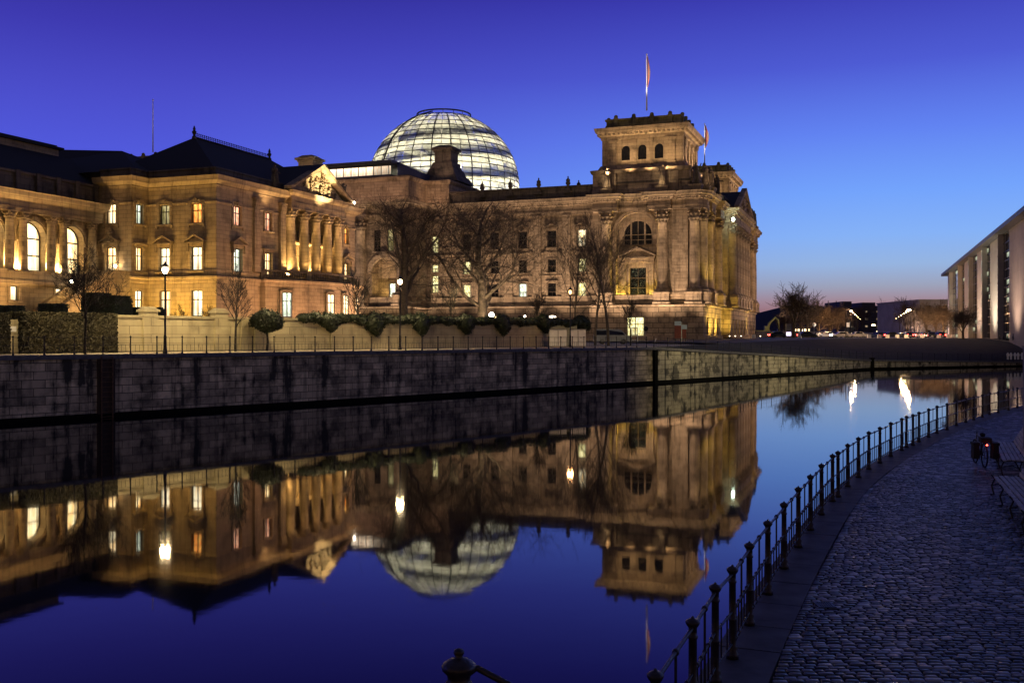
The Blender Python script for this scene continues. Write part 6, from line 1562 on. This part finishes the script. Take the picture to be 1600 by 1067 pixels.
# benches
def bench(label, p0, p1, side=1):
    """p0..p1 front edge of the seat on the ground plan; the back is to the right (land side)"""
    a = Vector(p0); b = Vector(p1); L_ = (b-a).length; ang = math.atan2(b.y-a.y, b.x-a.x)
    t = thing('park_bench', label, 'bench', (a.x, a.y, PZ0), ang)           # local x along, -y towards the land
    seat = [(-.02,.435),(-.13,.455),(-.24,.455),(-.35,.45),(-.46,.45)]; back = [(-.55,.52),(-.60,.61),(-.655,.70),(-.71,.79),(-.77,.88)]
    n = max(2, round(L_/1.55)); s = MB(); bk = MB()
    for i in range(n):
        x0, x1 = i*L_/n+.03, (i+1)*L_/n-.03
        for y, z in seat: s.box(x0, x1, y-.085, y, z-.03, z)
        for j, (y, z) in enumerate(back): bk.add([(x0,y,z-.04),(x1,y,z-.04),(x1,y-.03,z+.04),(x0,y-.03,z+.04),(x0,y-.035,z-.045),(x1,y-.035,z-.045),(x1,y-.065,z+.035),(x0,y-.065,z+.035)], [(0,1,2,3),(7,6,5,4),(0,4,5,1),(3,2,6,7),(0,3,7,4),(1,5,6,2)])
    struct_ = s.build('seat', M['wood'], t); bk.build('backrest', M['wood'], t)
    for i in range(n+1):
        x = min(max(i*L_/n, .05), L_-.05); f = MB()
        f.tube([(x,.04,.47),(x,-.02,.40),(x,-.25,.415),(x,-.5,.41),(x,-.64,.58),(x,-.86,.95)], .02, 6); f.tube([(x,-.05,.40),(x,.03,.22),(x,-.02,.02),(x,.06,0)], .022, 6); f.tube([(x,-.48,.40),(x,-.42,.2),(x,-.52,.0)], .022, 6); f.tube([(x,.03,.22),(x,-.25,.3),(x,-.42,.2)], .014, 5)
        f.build('leg', M['iron'], t)
    return t
bench('long slatted bench cut by the right edge of the view, nearest to the camera', (8.5,15.6), (11.4,23.6))
bench('slatted bench further along the promenade behind the loaded bicycle', (13.1,26.6), (15.1,31.2))
# pillar at the right edge
d = 27.3; t = thing('concrete_pillar', 'pale concrete pillar at the right edge of the view behind the bench', 'pillar', (PX(1597.6,d+.57), d, PZ0)); mb = MB(); mb.box(0,.55,0,.55,0,PZ(545,d)-PZ0); mb.build('shaft', M['conc2'], t); mb = MB(); mb.box(-.02,.57,-.02,.57,PZ(545,d)-PZ0+.002,PZ(545,d)-PZ0+.08); mb.build('cap', M['conc2'], t)
# drain grates
for px_, py_, lb in ((1289,945,'dark iron drain grate in the near cobbles'), (1364,791,'smaller iron cover in the cobbles in the middle of the promenade')):
    d = F*(CZ-PZ0)/(py_-HOR); t = thing('drain_grate', lb, 'drain', (PX(px_, d), d, PZ0)); mb = MB()
    mb.M = Matrix.Scale(.5, 4); mb.box(-.24,.24,-.27,-.23,-.04,.02); mb.box(-.24,.24,.23,.27,-.04,.02); mb.box(-.24,-.2,-.23,.23,-.04,.02); mb.box(.2,.24,-.23,.23,-.04,.02)
    for i in range(8): mb.box(-.18+i*.05,-.155+i*.05,-.23,.23,-.03,.016)
    mb.build('grate', M['iron'], t)

# ------------------------------------------------------------------ lights of the place, plus added fill spots
WARM = (1,.60,.27); WH = (1,.70,.43); YEL = (1,.70,.12)
def pspot(name, a, b, p, c=WARM, s=.15, ang=110, bl=.9): spot(name, pw(*a), pw(*b), p, c, s, ang, bl)
def rspot(name, a, b, p, c=WH, s=.3, ang=100, bl=.9): spot(name, rw(*a), rw(*b), p, c, s, ang, bl)
# palace garden: ground lamps close under the walls
for x, y, p in ((-11,-6.5,2600), (-6.6,-3.6,3000), (-2.0,-3.6,3000)): pspot('garden_light', (x, y, 3.6), (x, 0, 9), p, (1,.60,.12))
for y, p, c in ((4,2200,(1,.52,.28)), (10,1600,(1,.52,.30))): pspot('garden_light', (5.5, y, 3.6), (0, y, 10), p, c)
for y, p, c in ((15,2200,(1,.54,.32)), (20,2800,(1,.54,.34)), (25,7000,(1,.58,.38))): pspot('garden_light', (9, y, 3.6), (3, y, 8), p, c)
PWx = -12.8; uu = 29.46-3.6; k = 0
while uu > 2:
    y = -32.0+uu-2.45
    if k < 5: pspot('niche_light', (PWx+.75, y, 10.35), (PWx+.0, y, 12.2), 8500, (1,.60,.22), .08, 150)
    if k < 5: pspot('arch_light', (PWx+.8, y+2.45, 10.3), (PWx+.3, y+2.45, 14), 1100, (1,.60,.24), .08, 130)
    uu -= 4.9; k += 1
for y in (-6,-11,-16,-21): pspot('wing_flood', (-8.2, y, 3.6), (-12.8, y-.3, 11), 3600, (1,.60,.24), .3, 120)
pspot('stair_light', (PWx+2.4,-8.6,9.4), (PWx+1,-8.6,6), 260, (1,.62,.22), .12, 140)
pspot('balcony_light', (PWx+2.6,-3.3,11.0), (PWx+2.4,-2.5,12.6), 160, (1,.62,.26), .1, 130)
# palace walls, from low in the garden
for x, p in ((-11,1000), (-6,1200), (-4.1,1200), (-.4,1200)): pspot('palace_flood', (x, -5.2, 3.7), (x, 0, 15.5), p*.8, WARM, .2, 80)
for y, p in ((4,1300), (9.5,1000), (26,1500)): pspot('palace_flood', (9.5, y, 4.5), (0, y, 15.5), p*.62, (1,.52,.24), .25, 80)
for y in (12.15, 15.0, 17.2, 19.4, 21.6): pspot('portico_uplight', (-2.0 if y > 13 else .5, y, 11.1), (-2.7 if y > 13 else .1, y+.1, 15), 3600, (1,.62,.24), .08, 100)
for y in (13, 15.8, 18.5, 21.1, 23.5): pspot('portico_uplight', (1.9, y-.8, 11.3), (.3, y, 16), 700, (1,.60,.22), .08, 90)
pspot('pediment_flood', (8,18.3,15.0), (.5,18.3,23.9), 36000, (1,.76,.42), .2, 34, .5)
pspot('ledge_light', (.8,8.3,18.6), (.2,8.6,20.2), 120, (1,.62,.3), .1, 140)
# parliament
for x, p in ((-1.2,3000), (-6.2,3600), (-10.5,3400), (-17.2,3400), (-21.8,3200), (-28.4,3200), (-34.5,3000), (-40.6,3000), (-46.8,3000), (-53,2800), (-58,2600)):
    rspot('forecourt_flood', (x, -6.6, 3.7), (x+.6, 0, 25), p*3.3, (1,.69,.47), .22, 72)
for x, p in ((-60.5,3000),(-64.9,2000),(-70,3000),(-76,3000),(-83,3000)): rspot('forecourt_flood', (x, -15.2, 3.7), (x, -8, 24), p*3.0, (1,.69,.47), .22, 72)
rspot('long_flood', (-20,-52,5.0), (-20,0,29), 17000, (1,.68,.42), .5, 75)
rspot('gate_light', (-64.9,-7.6,10.9), (-64.9,-5.2,17), 1500, (1,.66,.24), .2, 120)
rspot('gate_light', (-64.9,-12,3.8), (-64.9,-8,7), 700, (1,.66,.24), .2, 110)
for x in (-17.0,-14,-10.9): rspot('window_light', (x,-.2,11.15), (x,1.0,17.5), 2600, YEL, .1, 140)
rspot('slot_light', (-3.6,-1.5,12.9), (-3.6,-.8,18), 2600, YEL, .1, 80); rspot('slot_light', (.9,-1.3,12.9), (.6,-.6,18), 2000, YEL, .1, 80)
for y in (3, 9, 15, 30, 36, 42, 48, 62, 69, 76): rspot('north_flood', (12, y, 4.5), (0, y, 17), 3800, (1,.64,.40), .35, 80)
for y in (4.5, 23, 56, 60.5): rspot('slot_light', (.9, y, 12.8), (.2, y, 19), 2200, YEL, .1, 80)
for y in (6, 12.5, 23, 56): rspot('door_light', (2.6, y, 4.2), (0, y, 8), 5000, (1,.66,.12), .15, 120)
# towers: uplights on the attic ledge under the cornice
for cx_, cy_, s_ in ((-13.4, 9.6, 1.0), (-13.4, 70.0, .9), (-136.4, 9.6, .8)):
    for a in (-6,-2,2,6): rspot('tower_uplight', (cx_+a, cy_-11.6, 35.6), (cx_+a, cy_-8, 44), 1900*s_, (1,.66,.34), .2, 100)
    for b in (-6,-2,2,6): rspot('tower_uplight', (cx_+11.6, cy_+b, 35.6), (cx_+8, cy_+b, 44), 2100*s_, (1,.66,.36), .2, 100)
for x in (-19.6,-8.8): rspot('statue_light', (x-.6,-4.2,32.3), (x,-1.2,35), 520, (1,.74,.44), .1, 70)
rspot('statue_light', (4.5,0,32.6), (0,1,36), 700, (1,.70,.40), .1, 90)
for x in (-56.5,-62,-70,-78): rspot('attic_flood', (x, -5.0 if x > -58 else -13.0, 32.2), (x, 0 if x > -58 else -8, 35.4), 800, (1,.60,.40), .3, 130)
rspot('attic_flood', (-50,-4,32.3), (-58,-4,35), 500, (1,.60,.40), .3, 110)
for y in (): rspot('gable_light', (5,y,33), (2.5,39.5,35), 900, (1,.72,.4), .2, 100)
# greenish floodlamp on the north front
t = thing('roof_floodlight', 'glaring greenish white floodlight beside the north gable statues', 'floodlight', rw(1.2, 22, PZ(343,208.4)), ANG)
mb = MB(); mb.box(-.5,-.1,-.3,.3,-.3,.3); mb.box(-2.9,-.45,-.06,.06,-.8,-.68); mb.box(-.55,-.4,-.06,.06,-.75,-.2); mb.build('housing', M['iron'], t); MB().ball(.05,-.1,0,.34,10,8).build('lamp_glass', M['lgreen'], t)
rspot('roof_flood', (1.9, 22, 28.9), (0, 30, 31), 700, (.80,1,.84), .3, 150)
# quay path: added spots without fixtures, shining down on path and garden wall
def down(px_, d, z, p, c=(1,.74,.36), ty=4.0): spot('path_fill', (PX(px_, d), d, z), (PX(px_, d)-1.0, d+ty, 3.3), p, c, .3, 150, .9)
for px_, d, p in ((40,56,380),(110,58,420),(200,60,700),(330,64,760),(440,69,700),(520,74,620),(640,80,520),(720,86,420),(800,92,300)): down(px_, d, 8.5, p*1.6)
spot('bank_fill', (40, 98, 9.5), (34, 116, 1.5), 5200, (1,.82,.42), .5, 130, .9)  # added spots in mid-air over the river, brightening the paler quay wall
spot('bank_fill', (24, 86, 9.5), (20, 100, 2), 3600, (1,.82,.42), .5, 130, .9)
spot('cube_light', (PX(1440,300), 300, 5), (PX(1455,345), 345, 12), 30000, (1,.7,.58), .5, 110, .9)
for px_, d in ((1270,255),(1300,280),(1440,262)): spot('park_light', (PX(px_, d), d-6, 4.5), (PX(px_, d), d+6, 12), 9000, (1,.52,.22), .3, 140, .9)
for px_, foot, d, hh in ((1010.5,173,196,10),(1101,258,262,9)):
    z = PZ(foot, d); spot('flag_light', (PX(px_, d)-1.5, d-3.5, z+.6), (PX(px_, d)+.4, d, z+hh*.75), 2600, (1,.84,.76), .1, 60, .8)
    spot('flag_light', (PX(px_, d)+2.5, d-3.0, z+.6), (PX(px_, d)+.4, d, z+hh*.75), 1600, (1,.84,.76), .1, 60, .8)
rspot('pylon_light', (-54,-1.5,37.6), (-57.9,6,42.5), 1500, (1,.62,.40), .2, 60)
rspot('pylon_light', (-88.5,-3,41.4), (-92,6,43), 900, (1,.70,.40), .2, 80)
for px_, d in ((1325,330),(1385,330),(1412,300),(1240,240),(1466,255)): spot('park_light', (PX(px_, d), d-8, 4.3), (PX(px_, d), d+4, 10), 5000, (1,.55,.28), .3, 150, .9)
for px_, py_, d, p in ((768,492,104,2000),(820,494,118,1500),(640,496,108,1800),(522,497,88,1500)):
    x, z = PX(px_, d), PZ(py_, d); spot('forecourt_light', (x, d+.5, z), (x+3, d+30, z+4), p, (1,.74,.46), .15, 150, .9)
